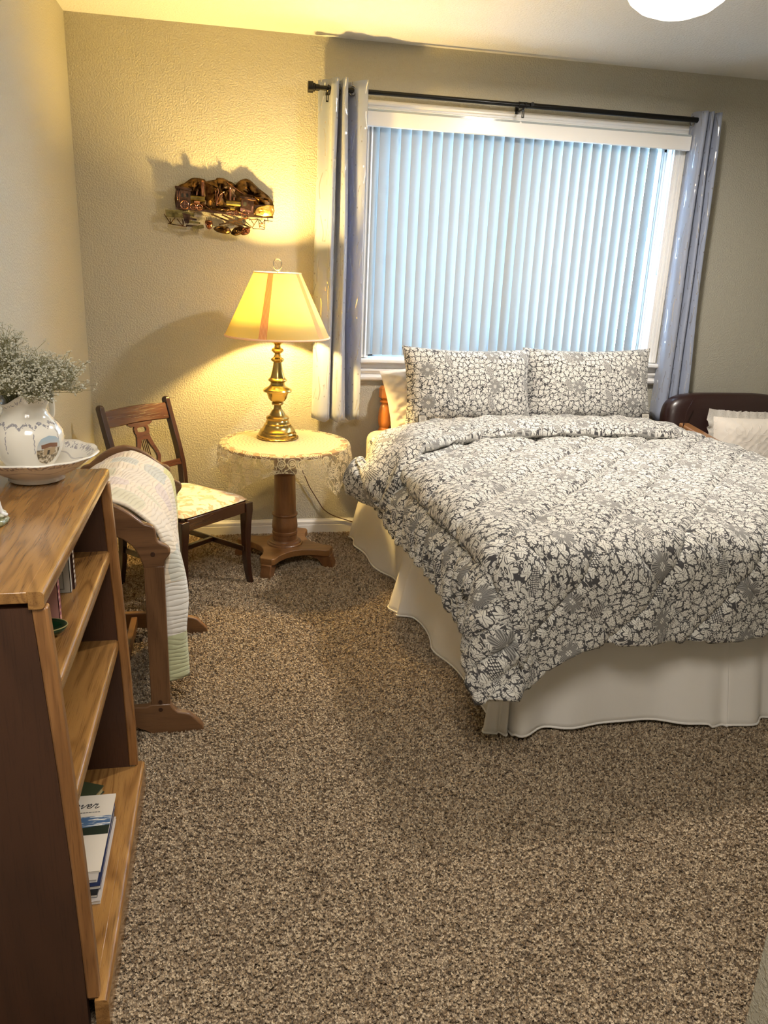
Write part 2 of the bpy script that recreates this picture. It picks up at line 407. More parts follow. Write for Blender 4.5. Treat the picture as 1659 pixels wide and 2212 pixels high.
# ------------------------------------------------------------------ fabrics with the leaf print (UVs are in metres)
def leaf_print(name, light, dark, extra=1.0):
    M = Mat(name, rough=.85, spec=.2, sheen=.15)
    U, V, _ = M.xyz(M.co('UV'))
    p0 = M.vec(U, V)
    wob = M.noise(p0, 14, 1., dim='2D', color=True); wx, wy, _w = M.xyz(wob.s)
    u = U + (wx-.5)*.012; v = V + (wy-.5)*.012
    def leaves(scale, off, size, lobes, rn=.75, asp=.80):
        a = u*scale + off; b = v*scale + off*1.7
        n = M.vor(M.vec(a, b), 1., dim='2D', rand=rn); ne = M.vor(M.vec(a, b), 1., 'DISTANCE_TO_EDGE', '2D', rn)
        px, py, _ = M.xyz(n.outputs['Position']); r1, r2, r3 = M.xyz(n.outputs['Color'])
        x = a - px; y = b - py
        an = r1*6.283
        cx = (x*an.cos() + y*an.sin())*asp; cy = y*an.cos() - x*an.sin()
        r = (cx*cx + cy*cy).sqrt(); th = cy.atan2(cx)
        R = (th*lobes*.5).cos().abs().pow(.9)*.64 + .38
        R = R*size*((th*.5).cos().abs()*.42 + .64)*(r2*.25+.88)
        body = (R - r).step(-.012, .02)*X(M.nt, ne.outputs['Distance']).step(.055, .085)
        side = (th*lobes*.5).sin().abs()*r
        vein = side.lt(.024)*r.gt(.06)*(R-r).gt(.05)
        mid = cy.abs().lt(.020)*cx.gt(-.05)*(R-r).gt(.04)
        return body*(1.0 - vein.max(mid)*.9), (R + .09 - r).gt(0.)
    L1, D1 = leaves(34., 0., .50, 5.); L2, D2 = leaves(50., 3.37, .45, 5., .9, .7); L3, D3 = leaves(78., 8.1, .34, 3., 1., .6)
    n = M.noise(p0, 24, 1., .5, .4, dim='2D'); sd = (n - .5).abs(); stem = sd.lt(.011); sdark = sd.lt(.020)
    leaf = L1.max(L2*(1.0-D1)).max(L3*.9*(1.0-D1)*(1.0-D2))
    leaf = (leaf*(1.0-sdark)).max(stem*.9)
    # big many-petalled flowers in a half-drop repeat
    col_ = (U/.315).floor(); fx = (U/.315).fract() - .5; fy = (V/.158 + col_*.5).fract() - .5
    jx = (col_*7.3).sin()*.10
    x = (fx + jx)*.315; y = fy*.158
    r = (x*x+y*y).sqrt(); th = y.atan2(x)
    Rf = (th*4.).cos().abs().pow(.9)*.018 + .020
    fl = (Rf - r).step(-.001, .001); edge = (Rf - r).abs().lt(.0016)
    lines = (th*36. + r*60.).sin().step(-.3, .7)*.36+.10
    ctr = r.lt(.009); dots = (x*700.).sin()*(y*700.).sin()
    flower = fl*(lines*(1.0-ctr) + ctr*(dots.step(-.2, .2)*.7+.3)).max(edge*fl)
    # feather / scale patches
    sx = (U/.21 + .37).fract() - .5; scol = (U/.21+.37).floor(); sy = (V/.145 + scol*.37 + .2).fract() - .5
    x2 = sx*.21; y2 = sy*.145; q = (x2*x2*1.5 + y2*y2*.55 + x2*y2*.9)
    pm = q.lt(.00042)
    sc2 = M.vor(M.vec(U*1., V*1.3), 190., dim='2D', rand=.2); scales = X(M.nt, sc2.outputs['Distance']).lt(.36)*.9
    f = leaf*(1.0-fl)*(1.0-pm) + flower*fl + scales*pm*(1.0-fl)
    M.set('Base Color', M.mix(f.min(1.0).max(0.0), dark, light))
    weave = M.noise(M.vec(U*1., V*1.), 1500, 1., dim='2D'); M.bump(weave, .15, .0006)
    return M.m
m_print = leaf_print('leaf_print_cotton', (.66, .645, .60), (.062, .060, .064))

def cloth(name, color, bumpy=.3, scale=18., sheen=.2, rough=.85, trans=None):
    M = Mat(name, color, rough, spec=.2, sheen=sheen)
    n = M.noise(M.co('Object'), scale, 3., .55, .4); M.bump(n, bumpy, .01)
    if trans: M.translucent(color, trans)
    return M.m
m_sheet = cloth('cream_sheet', (.66, .56, .45), .35, 12.)
m_white = cloth('white_pillowcase', (.66, .62, .58), .5, 9.)
m_skirt = cloth('bed_skirt_cotton', (.86, .83, .79), .22, 10., trans=.10)

# ------------------------------------------------------------------ bed
BT = math.radians(3.0); BO = Vector((1.370, -.10, 0)); BW, BLn = 1.52, 1.975
def bed(a, b, z=0.):   # a across from the left edge, b along from the head
    return (BO.x + a*math.cos(BT) + b*math.sin(BT), BO.y + a*math.sin(BT) - b*math.cos(BT), z)
bedt = thing('bed', 'queen bed with orange pine headboard post and cream fitted sheet under the window', 'bed', bed(BW/2, BLn/2))
def rounded_slab(a0, a1, b0, b1, z0, z1, r, n=6, nz=5):
    pts = []
    for cx, cy, s in ((a1-r, b1-r, 0), (a0+r, b1-r, 1), (a0+r, b0+r, 2), (a1-r, b0+r, 3)):
        for k in range(n+1):
            t = PI/2*(s + k/n); pts.append((cx+r*math.cos(t), cy+r*math.sin(t), math.cos(t), math.sin(t)))
    rows = []; rz = .045
    for k in range(nz+1):
        t = PI/2*k/nz; rows.append((-(rz*(1-math.sin(t))), z0+rz*(1-math.cos(t))))
    for k in range(nz+1):
        t = PI/2*k/nz; rows.append((-(rz*(1-math.cos(t))), z1-rz*(1-math.sin(t))))
    vs = [bed(x+ins*nx, y+ins*ny, z) for ins, z in rows for x, y, nx, ny in pts]; m = len(pts)
    fs = [(i*m+k, i*m+(k+1) % m, (i+1)*m+(k+1) % m, (i+1)*m+k) for i in range(len(rows)-1) for k in range(m)]
    fs += [tuple(range(m-1, -1, -1)), tuple(range((len(rows)-1)*m, len(rows)*m))]
    return MB().add(vs, fs)
obj('mattress', rounded_slab(.0, BW, .02, BLn, .36, .615, .07), m_sheet, bedt)
obj('box_spring', rounded_slab(.03, BW-.03, .03, BLn-.03, .17, .355, .05), m_white, bedt)
def bed_leg(a, b): return MB().lathe([(.028, 0), (.03, .01), (.024, .17)], bed(a, b), 12)
for a, b in ((.12, .15), (BW-.12, .15), (.12, BLn-.15), (BW-.12, BLn-.15)): obj('leg', bed_leg(a, b), pine, bedt)
def bedpost(x):
    sq = lambda r: r
    m = MB().lathe([(.032, 0), (.034, .02), (.034, .60), (.026, .615), (.033, .63), (.036, .655), (.034, .70), (.027, .728), (.020, .738), (.021, .744), (.030, .750), (.030, .757), (.022, .763)], (x, -.062, 0), 20)
    s0 = len(m.v)
    oct_ = [(.021, .763), (.036, .775), (.036, .822), (.027, .836), (.012, .838), (.012, .842), (.016, .846), (.021, .856), (.019, .869), (.010, .878), (.0001, .881)]
    m.lathe(oct_, (x, -.062, 0), 8)
    return m
obj('headboard_post', bedpost(1.490), pine, bedt, smooth=30); obj('headboard_post', bedpost(2.80), pine, bedt, smooth=30)
for z0, z1 in ((.30, .42), (.50, .58), (.66, .76)): box('headboard_rail', 1.495, 2.775, -.075, -.050, z0, z1, pine, bedt, .006)

# bed skirt: a hanging cloth with split pleats, hem just above the carpet
hem = [(1.300, -.115), (1.315, -.22), (1.327, -.325), (1.362, -.475), (1.394, -.621), (1.424, -.724), (1.432, -.84), (1.425, -.93), (1.392, -.955), (1.357, -1.034), (1.366, -1.10), (1.372, -1.13), (1.405, -1.16),
       (1.442, -1.197), (1.439, -1.367), (1.455, -1.46), (1.475, -1.581), (1.490, -1.736), (1.505, -1.848), (1.490, -1.93), (1.466, -2.005), (1.492, -2.030), (1.520, -2.038), (1.536, -2.030), (1.556, -2.082),
       (1.628, -2.060), (1.725, -2.041), (1.869, -2.032), (2.028, -2.051), (2.151, -2.078), (2.235, -2.098), (2.290, -2.106), (2.296, -2.070), (2.302, -2.100), (2.398, -2.085), (2.465, -2.077), (2.60, -2.045), (2.76, -2.055), (2.90, -2.04), (3.02, -2.02), (3.06, -1.95),
       (3.03, -1.7), (3.04, -1.4), (3.0, -1.1), (3.01, -.8), (2.97, -.5), (2.98, -.3), (2.94, -.12)]
hemS = catmull(hem, 5)
def skirt_top(p, frac):
    # nearest point on the box spring outline
    dx, dy = p[0]-BO.x, p[1]-BO.y
    a = dx*math.cos(BT)+dy*math.sin(BT); b = dx*math.sin(BT)-dy*math.cos(BT)
    a2 = min(max(a, .028), BW-.028); b2 = min(max(b, 0), BLn-.028)
    if b < BLn-.12 or a < .028 or a > BW-.028:
        if abs(a-a2) > 1e-6 or b < BLn-.10:
            if b < BLn-.03: a2 = .028 if a < BW/2 else BW-.028
    return bed(a2, b2)
rows = []
NZ = 16; n_ = len(hemS)
for k in range(NZ+1):
    t = k/NZ; row = []
    for i, p in enumerate(hemS):
        q = skirt_top(p, 0); s = t**.85
        wv = .011*math.sin(i*.55+1.3*math.sin(i*.11))*s + .006*math.sin(i*.21+1)*s
        x = q[0]*(1-s)+p[0]*s; y = q[1]*(1-s)+p[1]*s
        if i < n_*.45: x += wv
        else: y += wv*1.1 + .004*math.sin(i*.95)*s
        zb = .012 + .003*math.sin(i*.23) + (.012 if 118 < i < 150 else 0)
        row.append((x, y, .37*(1-t)+zb*t))
    rows.append(row)
sk = obj('bed_skirt', MB().grid(rows), m_skirt, smooth=180, solid=.0016)
tag(sk, 'white cotton bed skirt with split pleats hanging to the carpet round the bed', 'bed skirt')
hm = MB().tube([(p[0], p[1], p[2]+.004) for p in rows[-1]], .0045, 5); 
ho = obj('hem', hm, m_skirt, smooth=180); ho.location = Vector(ho.location) - Vector(sk.location); ho.parent = sk

# comforter: flat sheet coordinates draped over the mattress, then puffed between stitch lines
ZT = .655
def vnoise(x, y, seed=0):
    return (np.sin(x*7.1+seed)+np.sin(y*6.3+seed*2.1+x*2.)+np.sin((x+y)*11.7+seed*1.3)+np.sin((x*1.3-y)*15.1+seed*.7))*.25
def drape(A, B, a_r=.080, flare=.08, zt=ZT, AL=.015, AR=BW-.015, BE=BLn-.01):
    el = np.maximum(0, AL-A); er = np.maximum(0, A-AR); ex = er-el; ey = np.maximum(0, B-BE)
    d = np.hypot(ex, ey); dd = np.maximum(d, 1e-6); nx = ex/dd; ny = ey/dd
    th = np.arctan2(ny, -nx)
    corner = (np.minimum(np.abs(ex), ey)/dd)*1.414
    arc = a_r*PI/2; phi = np.minimum(d, arc)/a_r; rest = np.maximum(0, d-arc)
    fl = flare + corner*.34
    out = a_r*np.sin(phi) + rest*fl + corner*rest*.16*np.cos(th*5+.6)
    dn = a_r*(1-np.cos(phi)) + rest*np.sqrt(np.maximum(.2, 1-fl**2))
    a = np.clip(A, AL, AR) + nx*out; b = np.minimum(B, BE) + ny*out; z = zt - dn
    return a, b, z, d
def comforter():
    nb, na = 210, 230
    a0, a1 = -.275, BW+.33; b0 = .50
    s = np.linspace(0, 1, na); t = np.linspace(0, 1, nb)
    A = np.zeros((nb, na)); B = np.zeros((nb, na))
    for i, tt in enumerate(t):
        for_j = s
        b_end = BLn + .312 + .115/(1+np.exp((s-.175)/.022))*(.30+.70*np.minimum(1, s/.15)) + .012*np.sin(s*17)
        lo = a0 + .015*math.sin(tt*14) - .010*max(0, (tt-.86)/.14)**2 + .02*(1-tt)
        A[i] = lo + (a1-lo)*s; B[i] = b0 + (b_end-b0)*tt
    a, b, z, d = drape(A, B)
    P = np.stack([a, b, z], -1)
    # normals
    du = np.gradient(P, axis=1); dv = np.gradient(P, axis=0); N = np.cross(dv, du); N /= np.maximum(1e-9, np.linalg.norm(N, axis=-1, keepdims=True))
    if N[60, 115, 2] < 0: N = -N
    # stitch lines: diagonal zig-zag channels on top
    inner = (A > -.07) & (A < BW+.07)
    c = B + A                                     # lines run one way
    f1 = np.abs(np.sin(PI*(c-.19)/.295))
    k2 = (B - A)
    f2 = np.abs(np.sin(PI*(k2-.19)/.295))
    edge1 = 1-np.exp(-(f1/.13)); edge2 = 1-np.exp(-(f2/.16))
    puff = .044*edge1*(.90+.10*edge2)
    low = np.clip((B-(BLn-.25))/.25, 0, 1)
    puff = puff*(1-low) + low*.030*edge1*(.55+.45*edge2)
    seam = np.abs(A + .085); sR = np.abs(A-(BW+.085)); seamf = 1-np.exp(-(np.minimum(seam, sR)/.016))
    rip = np.clip((-.07-A)/.05, 0, 1)*np.clip((A+.36)/.1, .25, 1)
    edgep = .034*rip
    wr = rip*(.011*np.sin(B*88+np.sin(B*23)*1.6+A*20)+.004*np.sin(B*131+A*33+np.sin(B*17)*2))
    puff = np.where(inner, puff, 0)*seamf + edgep*seamf + wr*seamf
    lump = .012*vnoise(A*1.6, B*1.6, 3) + .004*vnoise(A*5, B*5, 1)
    fold = .020*np.exp(-((A-.28-(B-2.0)*.5)/.06)**2)*np.clip((B-1.95)/.15, 0, 1) - .016*np.exp(-((A-.42-(B-2.0)*.35)/.05)**2)*np.clip((B-1.95)/.15, 0, 1)
    P = P + N*(puff+lump+fold)[..., None]
    P[..., 2] = np.maximum(P[..., 2], .05)
    W = np.array([bed(*q) for q in P.reshape(-1, 3)]).reshape(nb, na, 3)
    m = MB().grid(W, np.stack([A, B], -1))
    # underside closed with a second, lower sheet along the rim
    return m
cf = obj('comforter', comforter(), m_print, smooth=180, solid=.02)
cf.modifiers['solid'].offset = -1
tag(cf, 'puffy grey and cream leaf print comforter spread over the bed', 'comforter')
# folded-back head end of the comforter: a fat rolled band with pointed ends hanging at each side
def foldband():
    ctr = catmull([(1.222, -.850, .480), (1.232, -.965, .525), (1.262, -1.030, .585), (1.312, -1.010, .645), (1.390, -.925, .702), (1.510, -.800, .722), (1.70, -.700, .727), (1.95, -.640, .730), (2.3, -.620, .731), (2.62, -.630, .726), (2.82, -.66, .706), (2.94, -.69, .640), (2.99, -.72, .56), (3.00, -.73, .49)], 9)
    hw = catmull([(.045,), (.110,), (.150,), (.165,), (.168,), (.168,), (.162,), (.16,), (.16,), (.16,), (.16,), (.15,), (.13,), (.08,)], 9)
    C_ = np.array(ctr); n = len(C_); m = MB(); K = 44
    T = np.gradient(C_, axis=0); T /= np.linalg.norm(T, axis=1, keepdims=True)
    rows = []; uvs = []; arc = 0.
    for i in range(n):
        if i: arc += np.linalg.norm(C_[i]-C_[i-1])
        tl = T[i]*np.array([1, 1, 0]); L_ = np.array([-.75, -.66, -.35]) if i < 4 else np.array([.05, -1., 0.]); q_ = min(1, max(0, (i-6)/26)); L_ = np.array([.75, -.66, -.1])*(1-q_) + np.array([.05, -1., 0.])*q_; L_ = L_ - T[i]*L_.dot(T[i]); L_ /= np.linalg.norm(L_)
        Nn = np.cross(T[i], L_); Nn = -Nn if Nn[2] < 0 else Nn
        if i < 12: pass
        h = hw[i][0]; e = min(1., i/5.0, (n-1-i)/5.0); e = max(.12, e)**.6
        row = []; uv = []
        for k in range(K):
            q = 2*PI*k/K; cx = math.cos(q); sy = math.sin(q)
            xx = h*np.sign(cx)*abs(cx)**.75
            yy = (.042 if sy > 0 else .034)*np.sign(sy)*abs(sy)**.8*e
            yy += .006*math.sin(arc*19+k*.9)*e + .004*math.sin(arc*47+k*.4)*e
            if sy > 0: yy -= .018*math.exp(-((cx+.55)/.13)**2)*e*(.6+.4*math.sin(arc*13))
            row.append(C_[i] + L_*(-xx) + Nn*yy); uv.append((arc, xx if sy > 0 else -xx+.37))
        rows.append(row); uvs.append(uv)
    m.grid(rows, uvs, wrap_u=True)
    m.f.append(tuple(range(K))); m.f.append(tuple(range(len(m.v)-1, len(m.v)-1-K, -1)))
    return m
fb = obj('folded_back_edge', foldband(), m_print, None, smooth=180); fb.location = Vector(fb.location)-Vector(cf.location); fb.parent = cf

# pillows
def pillow_mesh(wd, ht, th, n=34, sag=.04, seed=0., pinch=.75, wk=1.):
    u = np.linspace(-1, 1, n); U, V = np.meshgrid(u, u)
    ed = lambda q: 1-sag*(1-q**2)
    Xp = wd/2*U*ed(V); Z = ht/2*V*(1-sag*1.6*(1-U**2))
    T = th/2*np.power(np.clip((1-U**4)*(1-V**4), 0, 1), pinch)
    wr = wk*(.006*vnoise(U*1.5+seed, V*1.5, seed)+.004*vnoise(U*4, V*5+seed, seed+2))
    mk = np.clip((1-np.maximum(abs(U), abs(V)))*5, 0, 1)
    F = np.stack([Xp, -T-wr*mk, Z+.5*ht], -1); Bk = np.stack([Xp, T*.8, Z+.5*ht], -1)
    m = MB(); uv = np.stack([Xp+seed*.37+1, Z+seed*.21], -1)
    m.grid(F, uv)
    m.grid(Bk[:, ::-1], uv[:, ::-1])
    return m
def place(m, loc, rx=0., rz=0., ry=0.):
    m.xf(Matrix.Translation(loc) @ Matrix.Rotation(rz, 4, 'Z') @ Matrix.Rotation(rx, 4, 'X') @ Matrix.Rotation(ry, 4, 'Y')); return m
def sham(loc, wd, ht, rx, rz, ry, seed, label, tx):
    m = place(pillow_mesh(wd, ht, .20, sag=.06, seed=seed, pinch=.62), loc, rx, rz, ry)
    o = obj('pillow_sham', m, m_print, smooth=180); tag(o, label, 'pillow', 'leaf print pillow shams against the headboard')
    m2 = MB()
    def pt(x, z, y=-.040): return (x, y, z)
    x0, z0 = tx, .052
    bd = MB().ring([(x0-.023, z0-.021), (x0+.023, z0-.021), (x0+.023, z0+.021), (x0-.023, z0+.021)], [(x0-.019, z0-.017), (x0+.019, z0-.017), (x0+.019, z0+.017), (x0-.019, z0+.017)], -.064, -.058)
    bd = place(bd, loc, rx, rz, ry)
    b = obj('patch_border', bd, plain('patch_dark', (.04, .035, .035), .8), smooth=0); b.location = Vector(b.location)-Vector(o.location); b.parent = o
    pp = MB().box(x0-.019, x0+.019, -.062, -.057, z0-.017, z0+.017); pl = MB()
    pb = place(pp, loc, rx, rz, ry)
    b = obj('label_patch', pb, m_patch, smooth=0, label='small pale square sewn label'); b.location = Vector(b.location)-Vector(o.location); b.parent = o
    li = MB()
    for i, (wd_) in enumerate((.012, .014, .010, .013)): li.box(x0-wd_, x0+wd_, -.0632, -.061, z0+.009-i*.0065, z0+.0115-i*.0065)
    b = obj('label_lettering', place(li, loc, rx, rz, ry), plain('patch_ink', (.2, .18, .16), .8), smooth=0); b.location = Vector(b.location)-Vector(o.location); b.parent = o
    return o
m_patch = plain('patch_cream', (.62, .58, .50), .8)
sham((1.848, -.430, .672), .685, .415, math.radians(-17), math.radians(5), math.radians(1.0), 0., 'left leaf print sham, in front where the two shams overlap', -.265)
sham((2.515, -.375, .672), .705, .420, math.radians(-17), math.radians(-2), math.radians(-1.), 2.3, 'right leaf print sham, its inner end tucked behind the other sham', .285)
def plain_pillow(loc, rx, rz, ry, label, seed):
    m = place(pillow_mesh(.62, .36, .13, sag=.05, seed=seed, n=60, wk=2.6), loc, rx, rz, ry)
    o = obj('bed_pillow', m, m_white, smooth=180); tag(o, label, 'pillow'); return o
plain_pillow((1.792, -.250, .635), math.radians(-10), math.radians(3), math.radians(-10), 'plain white pillow peeping out behind the left sham beside the pine post', 1.)

# ------------------------------------------------------------------ vertical blind
bl_top = 2.075
M = Mat('blind_vinyl', (.42, .42, .41), .45, spec=.3); M.translucent((.84, .92, .94), .245); m_slat = M.m
blind = thing('vertical_blind', 'closed white vertical blind with many narrow slats covering the window', 'blind', (2.17, -.02, .98))
val = MB().prism([(-.072, 2.066), (-.078, 2.070), (-.078, 2.136), (-.072, 2.140), (-.066, 2.136), (-.066, 2.072)], 1.335, 3.035, 'x'); obj('valance', val, m_trim, blind, smooth=0)
obj('valance_return', MB().box(1.335, 1.341, -.066, -.022, 2.068, 2.138), m_trim, blind, smooth=0); obj('valance_return', MB().box(3.029, 3.035, -.066, -.022, 2.068, 2.138), m_trim, blind, smooth=0)
clr = Mat('clear_plastic_clip', (.85, .92, .95), .1, trans=.7).m
ch = MB().box(1.34, 2.10, -.079, -.060, 2.1385, 2.1415).box(2.11, 3.03, -.079, -.060, 2.1385, 2.1415).box(1.34, 2.10, -.0795, -.077, 2.132, 2.140).box(2.11, 3.03, -.0795, -.077, 2.132, 2.140)
obj('insert_strip', ch, clr, blind, smooth=0)
box('headrail', 1.40, 2.993, -.012, .028, 2.080, 2.112, m_trim, blind, .003)
sl = MB(); K = 7; prof = []
for i in range(K+1):
    t = i/K*2-1; prof.append((t*.042, .0075*(1-t*t)))
back = [(x, y+.0011) for x, y in reversed(prof)]
me0 = None
slz0, slz1 = .990, 2.0785
x = 1.402; idx = 0; xs = []
while x < 2.90: xs.append(x); x += .0527
for x in xs:
    sm_ = MB().prism([(px, -py) for px, py in prof]+[(px, -py) for px, py in back], 0, slz1-slz0, 'z') if me0 is None else None
    if me0 is None:
        o = obj('slat', sm_, m_slat, None, smooth=60, keep=True); me0 = o.data
    else:
        o = bpy.data.objects.new('slat', me0); C.objects.link(o)
    o.parent = blind; o.location = (x-2.17, .006+.02, slz0-.98+rnd.uniform(-.001, .001)); o.rotation_euler = (0, 0, math.radians(30+rnd.uniform(-1.5, 1.5)))
for k, x in enumerate((2.918, 2.930)):
    o = bpy.data.objects.new('slat', me0); C.objects.link(o); o.parent = blind; o.location = (x-2.17, .026, slz0-.98); o.rotation_euler = (0, 0, math.radians(72))
obj('wand', MB().tube([(2.975, -.014, 2.08), (2.977, -.016, 1.75), (2.978, -.016, 1.45)], .0032, 6).ball((2.978, -.016, 1.45), .0045, 8, 6, 1, 1, 2), clr, blind)

# ------------------------------------------------------------------ curtain rod and curtains
blk = plain('black_metal', (.012, .012, .012), .28, .6)
rod = thing('curtain_rod', 'black metal curtain rod with round end cap above the window', 'curtain rod', (2.1, -.1, 2.2))
RYy, RZ = -.10, 2.207
def cyl(x0, x1, r, n=20): return MB().tube([(x0, RYy, RZ), (x1, RYy, RZ)], r, n)
obj('thin_tube', cyl(1.07, 2.11, .0105), blk, rod); obj('thick_tube', cyl(2.085, 3.118, .0128), blk, rod)
obj('collar', cyl(2.080, 2.125, .0142), blk, rod)
fn = MB().tube([(1.058, RYy, RZ), (1.082, RYy, RZ)], .0245, 24).tube([(1.082, RYy, RZ), (1.092, RYy, RZ)], .018, 24).tube([(1.092, RYy, RZ), (1.112, RYy, RZ)], .0135, 20)
obj('end_cap', fn, blk, rod, bevel=.002)
def bracket(x):
    b = MB().box(x-.008, x+.008, -.012, -.0, 2.155, 2.235).box(x-.005, x+.005, -.10, -.006, 2.183, 2.192)
    pts = [(x, RYy+.017*math.cos(t), RZ+.017*math.sin(t)) for t in np.linspace(-2.6, .35, 12)]
    b.tube(pts, .0045, 6); b.ring([(x-.006+0, 2.150), (x+.006, 2.150), (x+.006, 2.185), (x-.006, 2.185)], [(x-.0025, 2.156), (x+.0025, 2.156), (x+.0025, 2.178), (x-.0025, 2.178)], -.103, -.098)
    o = obj('bracket', b, blk, rod); s = obj('set_screw', MB().tube([(x+.004, RYy-.022, RZ+.006), (x+.004, RYy-.010, RZ+.004)], .0055, 10), blk, o)
for x in (1.148, 2.105, 3.108): bracket(x)
obj('set_screw', MB().tube([(2.142, RYy-.024, RZ+.004), (2.142, RYy-.01, RZ+.004)], .009, 14).tube([(2.142, RYy-.027, RZ+.004), (2.142, RYy-.024, RZ+.004)], .005, 10), blk, rod)

def curtain_mat():
    M = Mat('blue_grey_blackout_cloth', rough=.55, spec=.4, sheen=.3)
    U, V, _ = M.xyz(M.co('UV'))
    q = U*15.; cell = q.floor(); lx = q.fract() - .5
    wave = (V*17. + cell*2.3).sin()*.20 + (V*41.+cell).sin()*.05
    seg = (V*5.2 + cell*1.7); on = seg.fract().lt(.62)
    line = (lx-wave).abs().lt(.035)*on
    lx2 = (U*15.+.37).fract()-.5; wave2 = (V*23.+cell*4.1+1.).sin()*.16
    line = line.max((lx2-wave2).abs().lt(.03)*(V*3.9+cell*2.9).fract().lt(.22))
    vo = M.vor(M.vec(U, V*.8), 15., dim='2D'); dot = X(M.nt, vo.outputs['Distance']).lt(.055)
    f = line.max(dot)
    M.set('Base Color', M.mix(f, (.33, .37, .475), (.85, .85, .86))); M.set('Metallic', f*.8); M.set('Roughness', .6 - f*.35)
    M.translucent((.30, .42, .85), .16)
    return M.m
m_curt = curtain_mat()
def curtain(plan_top, plan_bot, z1, z0, label):
    A = np.array(catmull(plan_top, 8)); B = np.array(catmull(plan_bot, 8)); n = len(A)
    L = np.r_[0, np.cumsum(np.hypot(*np.diff(A, axis=0).T))]
    rows = []; uv = []
    NZ = 40
    for k in range(NZ+1):
        t = k/NZ; s = t**1.15
        P = A*(1-s) + B*s
        z = z1*(1-t) + z0*t
        zz = z + (.006*np.sin(L*60) if k == NZ else 0) + (.004*np.sin(L*35) if k == 0 else 0)
        P = P + np.stack([.003*np.sin(t*9+L*12), .003*np.sin(t*7+L*20)], -1)
        rows.append(np.c_[P, np.broadcast_to(zz, n)]); uv.append(np.c_[L, np.full(n, z)])
    o = obj('curtain', MB().grid(rows, uv), m_curt, smooth=180, solid=.003)
    tag(o, label, 'curtain', 'blue grey curtains at the window')
    return o, A, B
def sub(name, mb, mat, par, **k):
    o = obj(name, mb, mat, None, **k); o.location = Vector(o.location)-base_loc(par); o.parent = par; return o
cl, A_, B_ = curtain([(1.112, -.045), (1.120, -.055), (1.150, -.070), (1.162, -.10), (1.166, -.148), (1.180, -.162), (1.192, -.148), (1.196, -.10), (1.206, -.062), (1.214, -.10), (1.219, -.150), (1.231, -.158), (1.240, -.147), (1.246, -.080), (1.255, -.074), (1.268, -.099), (1.286, -.120), (1.310, -.131), (1.331, -.136)],
              [(1.098, -.060), (1.104, -.115), (1.125, -.150), (1.158, -.155), (1.182, -.140), (1.188, -.095), (1.192, -.060), (1.196, -.10), (1.203, -.145), (1.222, -.165), (1.248, -.162), (1.262, -.13), (1.265, -.105), (1.267, -.070), (1.274, -.068), (1.285, -.085), (1.298, -.115), (1.316, -.135), (1.337, -.140)],
              2.247, .665, 'left blue grey curtain with silver squiggles, lit cream at the bottom by the lamp')
cr, _, _ = curtain([(3.046, -.024), (3.044, -.042), (3.041, -.065), (3.038, -.095), (3.040, -.145), (3.052, -.158), (3.064, -.145), (3.070, -.09), (3.076, -.06), (3.082, -.09), (3.088, -.14), (3.097, -.150), (3.106, -.138), (3.111, -.09), (3.116, -.065), (3.123, -.10), (3.135, -.135), (3.147, -.14)],
              [(3.048, -.030), (3.042, -.060), (3.034, -.100), (3.034, -.140), (3.062, -.158), (3.086, -.145), (3.094, -.10), (3.099, -.065), (3.104, -.09), (3.112, -.13), (3.130, -.148), (3.148, -.135), (3.153, -.09), (3.158, -.065), (3.164, -.10), (3.180, -.13), (3.195, -.138), (3.208, -.14)],
              2.247, .675, 'right blue grey curtain with silver squiggles beside the brown leather chair')
nick = plain('dark_nickel', (.25, .24, .24), .2, 1.)
for (par, x, y, a) in ((cl, 1.2665, -.100, .75), (cl, 1.156, -.085, 1.3), (cl, 1.204, -.095, 1.45), (cr, 3.026, -.07, 1.3)):
    pts = [(x + .021*math.cos(t)*math.cos(a), y + -.006 + .021*math.cos(t)*math.sin(a)*-.6, RZ-.004+.021*math.sin(t)) for t in np.linspace(0, 2*PI, 24, endpoint=False)]
    sub('grommet', MB().tube(pts, .0035, 6, closed=True), nick, par)
for par, P in ((cl, A_),):
    st = [(p[0], p[1]-.002, 2.190) for p in P]

# ------------------------------------------------------------------ pedestal table, lace cloth, brass lamp
TX, TY, TZ = .935, -.41, .612
tab = thing('pedestal_table', 'round wooden pedestal table on four spread feet, under a lace cloth', 'table', (TX, TY, 0))
obj('tabletop', MB().lathe([(.0001, TZ-.022), (.27, TZ-.022), (.292, TZ-.018), (.30, TZ-.010), (.298, TZ-.003), (.290, TZ), (.0001, TZ)], (TX, TY, 0), 64, caps=False), walnut_x, tab, smooth=30)
obj('apron_ring', MB().lathe([(.115, TZ-.055), (.13, TZ-.05), (.13, TZ-.022), (.115, TZ-.022)], (TX, TY, 0), 40), walnut_x, tab)
colp = [(.056, .108), (.060, .135), (.060, .148), (.0615, .150), (.0625, .158), (.0615, .166), (.059, .168), (.059, .172), (.0625, .180), (.0635, .195), (.0615, .215), (.0585, .232), (.0565, .243), (.0615, .247), (.0635, .253), (.0615, .259), (.056, .262), (.0545, .30), (.0525, .38), (.0515, .455), (.0575, .460), (.0600, .467), (.0575, .474), (.0525, .478), (.0535, .50), (.056, .565)]
obj('column', MB().lathe(colp, (TX, TY, 0), 40), walnut_z, tab, smooth=35)
obj('base_ring', MB().lathe([(.088, .098), (.088, .104), (.084, .108), (.080, .109), (.079, .114), (.074, .117), (.070, .118), (.068, .123), (.058, .125)], (TX, TY, 0), 44), walnut_z, tab, smooth=30)
ang0 = math.radians(-25)
